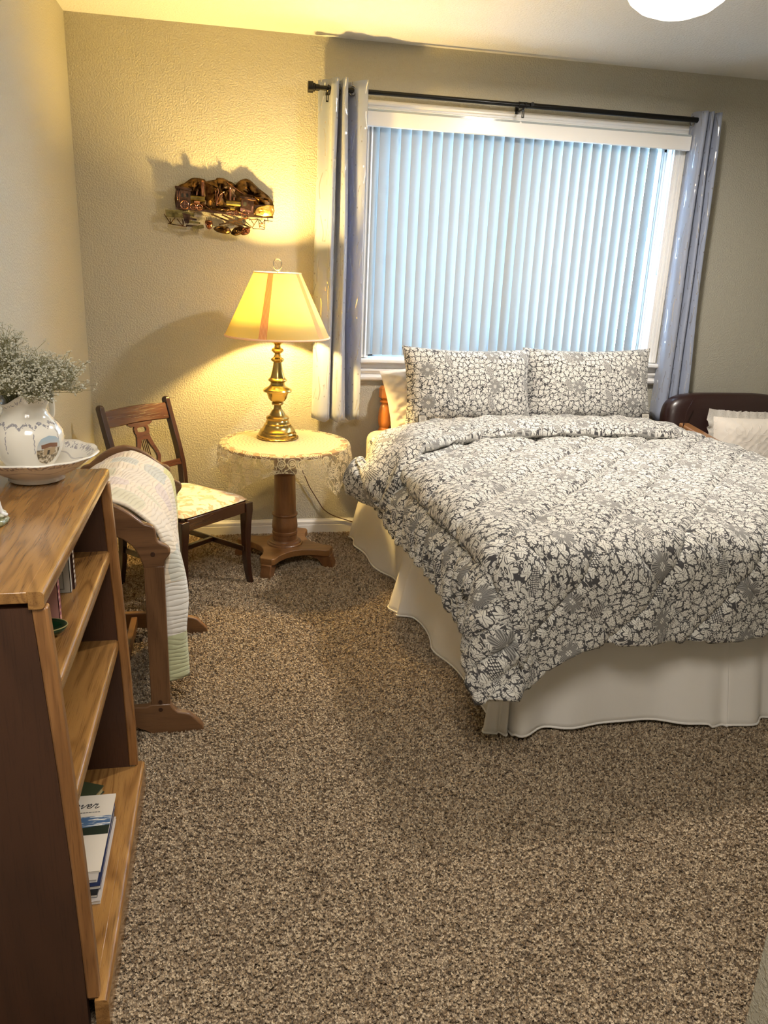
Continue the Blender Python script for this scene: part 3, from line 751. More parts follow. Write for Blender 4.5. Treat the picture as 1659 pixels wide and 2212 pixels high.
def star():
    pts = []
    for k in range(4):
        a = ang0 + k*PI/2
        ux, uy = math.cos(a), math.sin(a); vx, vy = -uy, ux
        pts += [(ux*.228+vx*-.040, uy*.228+vy*-.040), (ux*.243+vx*-.028, uy*.243+vy*-.028), (ux*.243+vx*.028, uy*.243+vy*.028), (ux*.228+vx*.040, uy*.228+vy*.040)]
        a2 = a + PI/2; wx, wy = math.cos(a2), math.sin(a2)
        p0 = np.array(pts[-1]); p3 = np.array((wx*.228 - (-wy)*.040, wy*.228 - wx*.040))
        c_ = (p0+p3)/2; inward = -c_/np.linalg.norm(c_)
        for t in (.12, .25, .38, .5, .62, .75, .88):
            q = p0*(1-t)+p3*t + inward*.062*(math.sin(PI*t)**.8); pts.append((q[0], q[1]))
    return [(TX+p[0], TY+p[1]) for p in pts]
obj('platform', MB().prism(star(), .068, .100, 'z'), walnut_x, tab, smooth=30, bevel=.003)
for k in range(4):
    a = ang0 + k*PI/2
    prof = [(.13, .070), (.262, .070), (.262, .052), (.272, .030), (.272, .0), (.222, .0), (.212, .022), (.195, .040), (.165, .052), (.13, .056)]
    m = MB().prism(prof, -.026, .026, 'y'); m.xf(Matrix.Translation((TX, TY, 0)) @ Matrix.Rotation(a, 4, 'Z') @ Matrix.Translation((-.012, 0, 0)))
    obj('foot', m, walnut_z, tab, smooth=30, bevel=.004)

def lace_mat():
    M = Mat('lace', rough=.9, spec=.15)
    U, V, _ = M.xyz(M.co('UV'))          # metres from the cloth centre
    r = (U*U+V*V).sqrt(); th = V.atan2(U)
    fine = (U*520.).sin().abs()*(V*520.).sin().abs()
    net = (fine.lt(.62))
    rows_ = ((r*330. + (th*24.).sin()*1.2).sin()).gt(-.55)
    vo = M.vor(M.vec(U, V), 17., dim='2D', rand=.55)
    D = X(M.nt, vo.outputs['Distance']); px, py, _p = M.xyz(vo.outputs['Position']); fx = U - px/17.*17.; 
    c3 = M.vor(M.vec(U, V), 17., dim='2D', rand=.55)
    petals = D.lt(.36)*(D - .24).abs().gt(.035)*(D-.10).abs().gt(.02)
    vine = (M.noise(M.vec(U, V), 26, 1., dim='2D')-.5).abs().lt(.035)
    border = petals.max(vine)
    hang = r.gt(.27)
    top_solid = net.max(rows_)
    ce = M.noise(M.vec(U, V), 40, 2., dim='2D').gt(.47)*r.lt(.15)
    mask = (1.0-hang)*(top_solid*.30+.70).max(ce) + hang*(border*.92).max(net*.30)
    M.set('Base Color', M.mix(rows_*.5+.5, (.34, .29, .18), (.60, .53, .36)))
    M.bump((r*330. + (th*24.).sin()*1.2).sin(), .25, .001)
    M.translucent((.8, .76, .68), .3)
    M.cutout(mask.min(1.0))
    return M.m
def lace_cloth():
    n = 96; hs = .385; q = np.linspace(-hs, hs, n); U, V = np.meshgrid(q, q)
    R = np.hypot(U, V); th = np.arctan2(V, U)
    r0 = .303; ex = np.maximum(0, R-r0)
    br = .012; arc = br*PI/2; e1 = np.minimum(ex, arc); ph = e1/br; rest = np.maximum(0, ex-arc)
    fold = np.sin(th*13+1.0+.6*np.sin(th*3))*np.clip(rest*3.2, 0, 1)
    rad = np.minimum(R, r0) + br*np.sin(ph) + rest*.16 + fold*.05*np.clip(rest*5, 0, 1)
    th2 = th + .05*np.sin(th*9)*np.clip(rest*6, 0, 1) 
    z = TZ + .0035 - br*(1-np.cos(ph)) - rest*.97
    ca = math.radians(-47)
    X_ = TX + rad*np.cos(th2+ca+PI/4); Y_ = TY + rad*np.sin(th2+ca+PI/4)
    return MB().grid(np.stack([X_, Y_, z], -1), np.stack([U, V], -1))
lc = obj('lace_tablecloth', lace_cloth(), lace_mat(), smooth=180)
tag(lc, 'cream lace cloth with drooping pointed corners on the round pedestal table', 'tablecloth')

brass = Mat('aged_brass', (.50, .36, .12), .22, 1.).m; brassd = Mat('dark_brass', (.30, .21, .075), .3, 1.).m; silver = plain('polished_nickel', (.62, .62, .60), .18, 1.)
LX, LY, LZ = .905, -.325, TZ+.006
lm = thing('table_lamp', 'lit brass table lamp with cream pleated-stripe shade on the lace covered table', 'lamp', (LX, LY, LZ))
S_ = 1274.
def lp(rows): return [(r/S_, (1215-y)/S_) for r, y in rows]
prof = lp([(118, 1215), (120, 1203), (116, 1186), (110, 1180), (108, 1168), (98, 1160), (90, 1150), (84, 1140), (82, 1130), (74, 1124), (71, 1112), (66, 1105)])
obj('base', MB().lathe(prof, (LX, LY, LZ), 48), brass, lm, smooth=25)
rp = [(LX+.098*math.cos(t), LY+.098*math.sin(t), LZ+.003) for t in np.linspace(0, 2*PI, 72, endpoint=False)]
obj('braided_ring', MB().tube([(p[0], p[1], p[2]+.0015*math.sin(i*2.1)) for i, p in enumerate(rp)], .0042, 6, closed=True), brassd, lm)
prof = lp([(66, 1105), (70, 1098), (71, 1090), (66, 1083), (50, 1074), (44, 1062), (36, 1048), (25, 1036), (22, 1024), (22, 1012), (34, 1008), (37, 1001), (34, 996), (30, 992)])
obj('lower_stem', MB().lathe(prof, (LX, LY, LZ), 40), brassd, lm, smooth=28)
prof = lp([(30, 992), (46, 985), (56, 970), (62, 950), (67, 935), (86, 930), (89, 923), (84, 915), (72, 908), (56, 900), (50, 893)])
obj('bowl', MB().lathe(prof, (LX, LY, LZ), 44), brass, lm, smooth=25)
prof = lp([(50, 893), (44, 888), (42, 874), (54, 866), (58, 859), (54, 852), (45, 846), (40, 832), (33, 805), (28, 775), (25, 752), (35, 746), (40, 738), (37, 730), (24, 722), (19, 708), (18, 700), (32, 690), (37, 681), (33, 672), (20, 664), (18, 650), (26, 640), (41, 632), (40, 624), (24, 619), (20, 615)])
obj('stem', MB().lathe(prof, (LX, LY, LZ), 40), brass, lm, smooth=28)
obj('neck', MB().lathe(lp([(20, 615), (20, 560), (14, 556), (14, 540)]), (LX, LY, LZ), 28), silver, lm)
obj('switch', MB().tube([(LX+.07, LY-.055, LZ+.022), (LX+.083, LY-.066, LZ+.022)], .005, 10).ball((LX+.085, LY-.068, LZ+.022), .007, 10, 6), brassd, lm)
SB, ST = 1.103-LZ, 1.388-LZ
harp = [(LX + .055*math.sin(t), LY, LZ+.53+ (ST-.53-.004)*.5*(1-math.cos(t))) for t in np.linspace(0, PI, 14)]
harp2 = [(2*LX-p[0], p[1], p[2]) for p in harp]
obj('harp', MB().tube(harp, .0018, 6).tube(harp2, .0018, 6), brass, lm)
b = Mat('bulb_glass', (1, .9, .7), .4); b.set('Emission Color', (1., .70, .30, 1)); b.set('Emission Strength', 14.)
obj('bulb', MB().lathe([(.012, -.05), (.016, -.03), (.028, 0), (.030, .018), (.022, .038), (.0001, .047)], (LX, LY, 1.215), 20, caps=False), b.m, lm, smooth=180)
bulb_light = lamp('bulb_light', 'POINT', (LX, LY, 1.235), LAMP_E, (1.0, .65, .19), .035); bulb_light.parent = lm; bulb_light.location = (0, 0, 1.235-LZ)
bulb_light.parent = None; bulb_light.location = (LX, LY, 1.30)
Msh = Mat('shade_fabric', (.86, .78, .52), .8, spec=.15); Msh.translucent((.98, .90, .42), .60); m_shade = Msh.m
sh = MB(); nS = 60
sh.lathe([(.107, ST), (.243, SB)], (LX, LY, LZ), nS, caps=False)
obj('shade', sh, m_shade, lm, smooth=180, solid=.0015)
def ringtube(r, z, t): return [(LX+r*math.cos(a), LY+r*math.sin(a), LZ+z) for a in np.linspace(0, 2*PI, 72, endpoint=False)]
Mtr = Mat('shade_trim', (.80, .66, .50), .7); Mtr.translucent((.8, .5, .3), .2)
obj('shade_piping', MB().tube(ringtube(.1075, ST, 0), .0032, 6, closed=True), Mtr.m, lm); obj('shade_piping', MB().tube(ringtube(.2435, SB, 0), .0048, 6, closed=True), Mtr.m, lm)
Mp = Mat('pleated_stripe', rough=.8); u_, v_, _ = Mp.xyz(Mp.co('UV')); ws = (u_*PI*12.).sin()*.5+.5
Mp.set('Base Color', Mp.mix(ws, (.72, .30, .10), (.92, .62, .30))); Mp.bump(ws, .6, .002); Mp.translucent((.95, .42, .10), .30)
face = math.atan2(-4.115-LY, .6575-LX)
for k in range(5):
    c = face + math.radians(-16+72*k) if False else face + math.radians(-16) + 2*PI*k/5
    P = []; UV = []
    for i in range(9):
        t = i/8; r = .107+(.243-.107)*t + .0016; hw_ = (.0125 + .0065*t)/r; row = []; uu = []
        for jx in range(13):
            s = jx/12; a = c + (s*2-1)*hw_; rr = r + .0012*math.sin(s*PI*12)
            row.append((LX+rr*math.cos(a), LY+rr*math.sin(a), LZ+ST+(SB-ST)*t)); uu.append((s, t))
        P.append(row); UV.append(uu)
    obj('pleated_strip', MB().grid(P, UV), Mp.m, lm, smooth=180)
fin = [(LX, LY, LZ+ST-.002), (LX, LY, LZ+ST+.012)]
fm = MB().tube(fin, .004, 10); fm.tube([(LX + .0185*math.cos(t), LY, LZ+ST+.037+.025*math.sin(t)) for t in np.linspace(0, 2*PI, 28, endpoint=False)], .0028, 8, closed=True)
obj('finial', fm, silver, lm)
spd = MB()
for a in (0, 2*PI/3, 4*PI/3): spd.tube([(LX, LY, LZ+ST-.004), (LX+.106*math.cos(a), LY+.106*math.sin(a), LZ+ST-.002)], .0015, 6)
obj('spider', spd, silver, lm)
cord = catmull([(LX+.09, LY+.03, LZ+.004), (1.08, -.30, LZ+.003), (1.20, -.25, TZ+.004), (1.248, -.22, TZ-.03), (1.17, -.12, .50), (1.075, -.06, .40), (1.075, -.030, .36), (1.10, -.025, .275), (1.145, -.024, .20), (1.175, -.024, .145), (1.23, -.024, .112), (1.30, -.024, .085), (1.36, -.024, .066), (1.46, -.024, .055)], 7)
cord = catmull([(1.02, -.20, TZ-.030), (1.03, -.10, .50), (1.045, -.040, .40), (1.072, -.028, .335), (1.098, -.024, .275), (1.145, -.022, .195), (1.178, -.022, .145), (1.23, -.020, .108), (1.30, -.020, .082), (1.36, -.020, .064), (1.46, -.020, .055)], 7)
obj('power_cord', MB().tube(cord, .0028, 6), plain('brown_cord', (.07, .03, .025), .5), lm)

# ------------------------------------------------------------------ ceiling light
CX, CY = 2.235, -1.21
cli = thing('ceiling_light', 'glowing white glass dome light on the ceiling', 'ceiling light', (CX, CY, H))
obj('ceiling_pan', MB().lathe([(.165, 0), (.168, -.022), (.15, -.024)], (CX, CY, H), 48), m_trim, cli)
G = Mat('lit_opal_glass', (.95, .93, .88), .3); G.set('Emission Color', (1., .93, .78, 1)); G.set('Emission Strength', 2.6)
dome = [(.178, -.012), (.183, -.025), (.178, -.045), (.160, -.072), (.125, -.098), (.075, -.116), (.03, -.123), (.0001, -.124)]
obj('glass_dome', MB().lathe(dome, (CX, CY, H), 56, caps=False), G.m, cli, smooth=180)
cpl = lamp('dome_light', 'AREA', (CX, CY, H-.1250), CEIL_E, (1.0, .92, .82), .12); cpl.data.shape = 'DISK'

# ------------------------------------------------------------------ dining chair (local frame, front towards -y)
ch = thing('dining_chair', 'dark mahogany lyre-back dining chair with a gold floral seat beside the pedestal table', 'chair', (.46, -.67, 0), math.radians(45), local=True)
Ms = Mat('gold_damask', rough=.85, sheen=.3); v = Ms.co('Object'); a = Ms.noise(v, 16, 3., .6, 1.2); vv = Ms.vor(v, 26.)
f = a.step(.50, .56)*(1.0-X(Ms.nt, vv.outputs['Distance']).lt(.18)*.6)
Ms.set('Base Color', Ms.mix(f, (.74, .66, .50), (.52, .35, .20))); Ms.bump(Ms.noise(v, 900, 1.), .2, .0005); m_seat = Ms.m
def front_leg(sx):
    rows = []
    for z, w, dx, dy in ((0, .011, .010, -.012), (.05, .0125, .004, -.004), (.12, .0145, 0, .003), (.22, .016, 0, .005), (.30, .0185, 0, .004), (.36, .021, 0, 0), (.40, .021, 0, 0)):
        x = sx*(.190+dx); y = -.208+dy; rows.append([(x-w, y-w, z), (x+w, y-w, z), (x+w, y+w, z), (x-w, y+w, z)])
    m = MB().grid(rows, wrap_u=True); m.f += [(3, 2, 1, 0), (24, 25, 26, 27)]; return m
for s in (-1, 1): obj('leg', front_leg(s), mahog_z, ch, smooth=50, bevel=.003)
def rear_leg(sx):
    pts = catmull([(0, .225, .0135), (.12, .200, .014), (.25, .192, .0165), (.38, .190, .019), (.44, .190, .019), (.52, .200, .0185), (.62, .228, .018), (.72, .262, .0175), (.80, .288, .0165)], 4)
    rows = []
    for z, y, w in pts:
        x = sx*.182; tw = .0125; rows.append([(x-tw, y-w, z), (x+tw, y-w, z), (x+tw, y+w, z), (x-tw, y+w, z)])
    n = len(rows); x = sx*.182
    for dz, k in ((.008, .93), (.014, .70), (.018, .35)):
        y = pts[-1][1]; rows.append([(x-.0125*k, y-.0165*k, .80+dz), (x+.0125*k, y-.0165*k, .80+dz), (x+.0125*k, y+.0165*k, .80+dz), (x-.0125*k, y+.0165*k, .80+dz)])
    m = MB().grid(rows, wrap_u=True); L = len(m.v); m.f += [(3, 2, 1, 0), (L-4, L-3, L-2, L-1)]; return m
for s in (-1, 1): obj('leg', rear_leg(s), mahog_z, ch, smooth=60, bevel=.003)
fr = MB().prism([(-.172, .355), (.172, .355), (.172, .408), (-.172, .408)], -.222, -.200, 'y'); obj('seat_rail', fr, mahog_x, ch, bevel=.003)
obj('seat_rail', MB().box(-.172, .172, .180, .200, .355, .405), mahog_x, ch, bevel=.003)
for s in (-1, 1): obj('seat_rail', MB().box(s*.190-.010, s*.190+.010, -.195, .180, .355, .406), mahog_z, ch, bevel=.003)
def cushion(wf, wb, y0, y1, z0, z1, n=24):
    u = np.linspace(-1, 1, n); U, V = np.meshgrid(u, u)
    wd = wf + (wb-wf)*(V+1)/2; r = 1-.04*(U**6)*(V**6)
    Xp = U*wd*r; Yp = y0+(y1-y0)*(V*r+1)/2
    T = np.power(np.clip((1-U**8)*(1-V**8), 0, 1), .5)
    m = MB(); m.grid(np.stack([Xp, Yp, z0+.012+(z1-z0-.012)*T*(1-.12*(U**2+V**2))], -1)); m.grid(np.stack([Xp, Yp, z0+.012-.012*T], -1)[:, ::-1]); return m
obj('seat', cushion(.197, .172, -.222, .180, .402, .440), m_seat, ch, smooth=180)
obj('stretcher', MB().box(-.185, -.171, -.205, .205, .165, .190), mahog_z, ch, bevel=.003); obj('stretcher', MB().box(.171, .185, -.205, .205, .165, .190), mahog_z, ch, bevel=.003)
obj('stretcher', MB().box(-.172, .172, -.010, .010, .168, .190), mahog_x, ch, bevel=.003)
tilt = math.atan2(.288-.228, .80-.62)
def backpart(m):          # built in the x-z plane at y=0 then leaned with the rear posts
    m.xf(Matrix.Translation((0, .228, .62)) @ Matrix.Rotation(-tilt, 4, 'X') @ Matrix.Translation((0, 0, -.62))); return m
tr = catmull([(-.172, .722), (0, .728), (.172, .722)], 6); tp = catmull([(.172, .798), (0, .806), (-.172, .798)], 6)
obj('crest_rail', backpart(MB().prism(tr+tp, -.009, .009)), mahog_x, ch, bevel=.004)
obj('lower_rail', backpart(MB().box(-.172, .172, -.009, .009, .502, .532)), mahog_x, ch, bevel=.003)
# lyre splat
ly = MB()
capl = catmull([(-.066, .738), (.066, .738), (.068, .724), (.052, .712), (.040, .706), (.034, .700), (-.034, .700), (-.040, .706), (-.052, .712), (-.068, .724)], 3, closed=True)
outer = []; inner = []
for k in range(28):
    t = 2*PI*k/28; outer.append((.041*np.sign(math.cos(t))*abs(math.cos(t))**.6, .692+.026*np.sign(math.sin(t))*abs(math.sin(t))**.6)); inner.append((.024*np.sign(math.cos(t))*abs(math.cos(t))**.6, .694+.0115*np.sign(math.sin(t))*abs(math.sin(t))**.6))
ly.ring(outer, inner, -.0055, .0055)
ly.prism([(-.066, .735), (.066, .735), (.068, .722), (.050, .711), (-.050, .711), (-.068, .722)], -.0056, .0056)
def arm(s):
    c = catmull([(.026, .675, .014), (.030, .65, .016), (.040, .62, .015), (.054, .59, .013), (.060, .565, .012), (.052, .540, .013), (.044, .527, .014)], 5)
    L_ = [(s*(x+w_*.6), z) for x, z, w_ in c]; R_ = [(s*(x-w_*.9), z) for x, z, w_ in c]
    return L_ + R_[::-1]
for s in (-1, 1): ly.prism(arm(s), -.0054, .0054)
ly.prism([(-.040, .670), (.040, .670), (.020, .648), (-.020, .648)], -.0053, .0053)
obj('lyre_splat', backpart(ly), mahog_x, ch, smooth=35)
for x in (-.013, -.0045, .0045, .013): obj('lyre_string', backpart(MB().tube([(x, -.001, .655), (x*1.3, -.001, .53)], .0024, 6)), mahog_z, ch)

# ------------------------------------------------------------------ quilt rack and quilt
qr = thing('quilt_rack', 'oak quilt rack with scalloped arched ends between the bookcase and the chair', 'quilt rack', (.29, -1.52, 0))
RXc = .29
half = [(.0, .776), (.045, .766), (.085, .742), (.112, .719), (.128, .706), (.146, .700), (.158, .690), (.161, .672), (.163, .655), (.172, .645), (.190, .635), (.199, .620), (.196, .606), (.184, .590), (.180, .570)]
inn = [(.122, .565), (.116, .590), (.104, .620), (.085, .645), (.055, .665), (.0, .676)]
hs_ = catmull(half, 3)
def mir(p): return [(RXc+x, z) for x, z in p] + [(RXc-x, z) for x, z in reversed(p[:-1])]
outl = [(RXc-x, z) for x, z in reversed(hs_)][:-1] + [(RXc+x, z) for x, z in hs_]
inl = [(RXc+x, z) for x, z in catmull(inn, 3)] + [(RXc-x, z) for x, z in reversed(catmull(inn, 3)[:-1])]
fh = [(.0, .040), (.06, .036), (.10, .018), (.125, .0), (.272, .0), (.280, .010), (.276, .026), (.258, .046), (.240, .066), (.222, .074), (.202, .078), (.188, .092), (.180, .110), (.120, .110), (.110, .104), (.0, .104)]
footp = [(RXc+x, z) for x, z in fh] + [(RXc-x, z) for x, z in reversed(fh[1:-1])]
peg = plain('dark_peg', (.05, .022, .012), .4)
for y in (-1.868, -1.172):
    e = obj('end_arch', MB().prism(outl+inl, y-.011, y+.011), rack_x, qr, smooth=35, bevel=.004)
    for s in (-1, 1): obj('post', MB().box(RXc+s*.151-.029, RXc+s*.151+.029, y-.0107, y+.0107, .108, .572), rack_z, qr, bevel=.002)
    obj('foot', MB().prism(footp, y-.0125, y+.0125), rack_x, qr, smooth=35, bevel=.004)
    for s in (-1, 1):
        for z in (.612, .118, .092): obj('peg', MB().tube([(RXc+s*.150, y-.0145, z), (RXc+s*.150, y-.010, z)], .0065, 12), peg, qr)
for x, z in ((RXc, .720), (RXc+.138, .60), (RXc-.138, .60)): obj('rail', MB().tube([(x, -1.858, z), (x, -1.183, z)], .011, 12), rack_z, qr)
obj('rail', MB().box(RXc-.012, RXc+.012, -1.858, -1.183, .05, .09), rack_z, qr, bevel=.004)
def quilt_mat():
    M = Mat('patchwork_quilt', rough=.9, sheen=.25, spec=.15)
    U, V, _ = M.xyz(M.co('UV'))
    hx = (U/.155).floor(); hy = (V/.125 + hx*.5).floor()
    wn = M.nt.nodes.new('ShaderNodeTexWhiteNoise'); wn.noise_dimensions = '2D'; M.nt.links.new(M.vec(hx, hy), wn.inputs['Vector']); k = X(M.nt, wn.outputs['Value'])
    fx = (U/.155).fract()-.5; fy = (V/.125+hx*.5).fract()-.5
    inside = (fx.abs().max(fy.abs()) + fx.abs()*.25 + fy.abs()*.2).lt(.50)
    pc_ = M.ramp(k, [(0., (.78, .72, .64)), (.30, (.70, .52, .50)), (.48, (.60, .62, .44)), (.62, (.40, .50, .52)), (.74, (.76, .66, .46)), (.86, (.66, .56, .60))]); 
    for n in M.nt.nodes:
        if n.type == 'VALTORGB': n.color_ramp.interpolation = 'CONSTANT'
    col = M.mix(inside*.5, (.86, .76, .62), pc_)
    lo = V.lt(-.36); edge = V.lt(-.53)
    col = M.mix(lo, col, (.78, .76, .72)); col = M.mix(edge, col, (.54, .57, .36))
    side = U.gt(.60); col = M.mix(side*V.lt(-.15), col, (.70, .66, .32))
    M.set('Base Color', col)
    v1 = M.vor(M.vec(U, V*1.), 34., 'SMOOTH_F1', '2D'); d = X(M.nt, v1.outputs['Distance'])
    nz = M.noise(M.vec(U, V), 9, 2., .5, dim='2D'); ln = ((V*210. + U*60. + nz*11.).sin()).abs().pow(.4); M.set('Base Color', M.mix((1.0-ln)*.22, col, (.34, .25, .17)))
    M.bump(d*-.8 + ln*.6, .6, .005)
    return M.m
def quilt():
    path = catmull([(.075, .22), (.085, .40), (.098, .56), (.130, .665), (.20, .735), (.29, .768), (.352, .758), (.404, .726), (.450, .680), (.478, .62), (.500, .52), (.508, .38), (.511, .28), (.512, .17)], 8)
    Pn = np.array(path); L = np.r_[0, np.cumsum(np.hypot(*np.diff(Pn, axis=0).T))]; top = L[np.argmax(Pn[:, 1])]
    ys = np.linspace(-1.850, -1.192, 70); rows = []; uv = []
    T = np.gradient(Pn, axis=0); T /= np.linalg.norm(T, axis=1, keepdims=True); N = np.c_[-T[:, 1], T[:, 0]]
    for i, (p, l) in enumerate(zip(Pn, L)):
        row = []; uu = []
        for j, y in enumerate(ys):
            h = -.018*(y+1.85)/.658 + .004*math.sin(y*70+l*25)+.005*math.sin(y*22+l*9+1)+.006*math.sin(y*11+l*3)*(1 if l > top else .4)
            sag = .022*math.exp(-((y+1.862)/.05)**2)*0
            k_ = (y+1.85)/.658; kk = min(1, max(0, (.68-p[1])/.2))*(1 if l > top else 0)
            row.append((p[0]+N[i, 0]*h + kk*(.018-.055*k_) - (.075*max(0, 1-k_/.07)**1.5)*kk, y + .006*math.sin(l*9), p[1]+N[i, 1]*h)); uu.append((y+1.862, top-l))
        rows.append(row); uv.append(uu)
    return MB().grid(rows, uv)
q = obj('patchwork_quilt', quilt(), quilt_mat(), smooth=180, solid=.009)
tag(q, 'old pastel patchwork quilt draped over the oak quilt rack', 'quilt')

# ------------------------------------------------------------------ bookcase (open side towards the room)
BY0, BY1 = -2.897, -2.130
bc = thing('bookcase', 'low golden oak bookcase with open shelves against the left wall', 'bookcase', (.20, (BY0+BY1)/2, 0))
def xfront(z): return .398 - .027*(max(0, z-.1)/.82)**1.6
def nosing(name, x0, x1, y0, y1, z0, z1, r=.008):
    pf = [(x0, z0), (x1-r, z0)] + [(x1-r+r*math.sin(t), z0+r-r*math.cos(t)) for t in (.4, .8, 1.2, PI/2)] + [(x1-r+r*math.cos(t), z1-r+r*math.sin(t)) for t in (0, .4, .8, 1.2, PI/2)] + [(x0, z1)]
    return obj(name, MB().prism(pf, y0, y1), oak_y, bc, smooth=50)
def sidep(y0, y1, m1, m2, nm=''):
    zs = [.055, .2, .4, .6, .8, .908]
    f = [(xfront(z)-.024, z) for z in zs]
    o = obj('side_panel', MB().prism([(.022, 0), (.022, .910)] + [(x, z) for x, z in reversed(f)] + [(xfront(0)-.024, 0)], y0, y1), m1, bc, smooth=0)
    e = obj('front_edge', MB().prism([(xfront(z)-.024, z) for z in [.088]+zs[1:]] + [(xfront(z), z) for z in reversed([.088]+zs[1:])], y0-.002, y1+.002), m2, bc, smooth=30, bevel=.004)
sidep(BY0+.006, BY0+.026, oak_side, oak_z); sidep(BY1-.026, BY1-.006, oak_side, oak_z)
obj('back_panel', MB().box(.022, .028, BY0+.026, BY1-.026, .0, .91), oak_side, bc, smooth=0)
box('top_board', .020, .3452, BY0, BY1, .918, .938, oak_y, bc, .002)
nosing('top_nosing', .3452, .370, BY0, BY1, .908, .9382)
for z, x in ((.728, .362), (.478, .368)):
    box('shelf', .028, x-.02, BY0+.026, BY1-.026, z-.020, z, oak_y, bc, 0)
    nosing('shelf_nosing', x-.020, x, BY0+.026, BY1-.026, z-.034, z+.0001)
box('bottom_board', .028, .389, BY0+.026, BY1-.026, .062, .086, oak_y, bc, .001)
nosing('bottom_nosing', .3890, .414, BY0+.0, BY1-.004, .0, .0861, .010)

# wash basin and pitcher
def china_mat():
    M = Mat('transfer_china', (.80, .77, .70), .12, spec=.6, coat=.6)
    v = M.co('Object'); x, y, z = M.xyz(v)
    return M
BSX, BSY = .222, -2.225
Mc = china_mat(); v = Mc.co('UV'); U, V, _ = Mc.xyz(v)
band = (V-.058).abs().lt(.006); nz = Mc.noise(Mc.vec(U*90., V*160.), 1., 2., .6, .5, dim='2D'); deco = band*nz.gt(.52)
band2 = (V-.040-(U*44.).sin()*.004).abs().lt(.0012)
Mc.set('Base Color', Mc.mix((deco.max(band2*.6))*.75, (.80, .77, .71), (.22, .20, .26)))
bas = [(.050, 0), (.058, .001), (.062, .004), (.060, .010), (.070, .016), (.092, .028), (.113, .042), (.129, .055), (.138, .061), (.142, .064), (.138, .067), (.127, .062), (.110, .049), (.088, .034), (.058, .022), (.0001, .018)]
bo = obj('wash_basin', MB().lathe(bas, (BSX, BSY, .9385), 72, caps=False, fn=lambda r, z, a: (r*(1+.012*math.cos(a*12)*(1 if r > .11 else 0)), z + (.0012*math.cos(a*12) if r > .12 else 0))), Mc.m, smooth=180)
tag(bo, 'wide white china wash basin with printed rim on the bookcase', 'basin')
PX, PY, PZ = .212, -2.232, .9385+.0225
pit = thing('pitcher', 'white china pitcher with printed flowers standing in the wash basin', 'pitcher', (PX, PY, PZ))
Mq = china_mat(); U, V, _ = Mq.xyz(Mq.co('UV'))
gar = (V-.110-(U*6.283*7.).cos().abs()*.010).abs().lt(.0035); nz = Mq.noise(Mq.vec(U*70., V*150.), 1., 2., .6, dim='2D')
deco = gar*nz.gt(.45)
drop_x = (U*8.).fract()-.5; drops = (drop_x + (V*500.).sin()*.012).abs().lt(.018)*V.gt(.055)*V.lt(.105)*nz.gt(.42)
rimb = V.gt(.160)*V.lt(.17)*nz.gt(.6)
Mq.set('Base Color', Mq.mix(deco.max(drops).max(rimb)*.8, (.80, .77, .70), (.20, .20, .26)))
pp = [(.040, 0), (.045, .003), (.046, .008), (.056, .022), (.068, .042), (.0765, .064), (.0785, .082), (.0755, .098), (.066, .114), (.054, .127), (.047, .138), (.0445, .148), (.047, .158), (.053, .168), (.060, .176)]
FACE = math.atan2(-1, .25)
def pfn(r, z, a):
    d = math.cos(a-FACE); k = max(0, (z-.13)/.046)
    return (r*(1+.10*k*math.cos(2*(a-2.9))), z + k*(.010*math.cos((a-FACE)*3)+.006*math.cos(a*2+1)))
ppi = [(r-.003, z+(0 if z > .004 else .004)) for r, z in reversed(pp)]
obj('body', MB().lathe(pp+ppi, (PX, PY, PZ), 72, caps=False, fn=pfn), Mq.m, pit, smooth=180)
ha = math.radians(58)
hp = catmull([(.052, .160), (.066, .172), (.078, .164), (.083, .145), (.082, .122), (.072, .104)], 6)
obj('handle', MB().tube([(PX+r*math.cos(ha), PY+r*math.sin(ha), PZ+z) for r, z in hp], [.0065]*len(hp), 10), Mq.m, pit, smooth=180)
# small printed picture of a cottage on the belly
Mv = Mat('printed_scene', rough=.15, coat=.6); U, V, _ = Mv.xyz(Mv.co('UV'))
sky = Mv.mix(V.step(.55, .95), (.62, .62, .60), (.36, .46, .55)); gr = Mv.noise(Mv.vec(U, V), 9, 3., .6, dim='2D')
col = Mv.mix(V.lt(.55), sky, Mv.ramp(gr, [(.35, (.08, .06, .04)), (.5, (.34, .26, .15)), (.62, (.70, .62, .50))]))
house = (U-.5).abs().lt(.25)*(V-.48).abs().lt(.13); roof = (V-.62-(.5-(U-.5).abs())*.15).abs().lt(.07)*(U-.5).abs().lt(.33)
col = Mv.mix(house, col, (.45, .33, .2)); col = Mv.mix(roof, col, (.20, .09, .05)); col = Mv.mix((U-.45).abs().lt(.05)*(V-.44).abs().lt(.08), col, (.05, .04, .03))
Mv.set('Base Color', col)
P = []; UV = []; ca = math.radians(-42)
for i in range(15):
    s = i/14*2-1; row = []; uu = []
    zc = .060 + s*.034
    rr = float(np.interp(zc, [q[1] for q in pp], [q[0] for q in pp])) + .0009
    wd = .40*math.sqrt(max(.0, 1-s*s))**.8 + .001
    for jx in range(11):
        t = jx/10*2-1; a = ca + t*wd; row.append((PX+rr*math.cos(a), PY+rr*math.sin(a), PZ+zc)); uu.append((t*.5*math.sqrt(max(0, 1-s*s))+.5, s*.5+.5))
    P.append(row); UV.append(uu)
obj('printed_picture', MB().grid(P, UV), Mv.m, pit, smooth=180, label='small oval picture of a brown cottage')

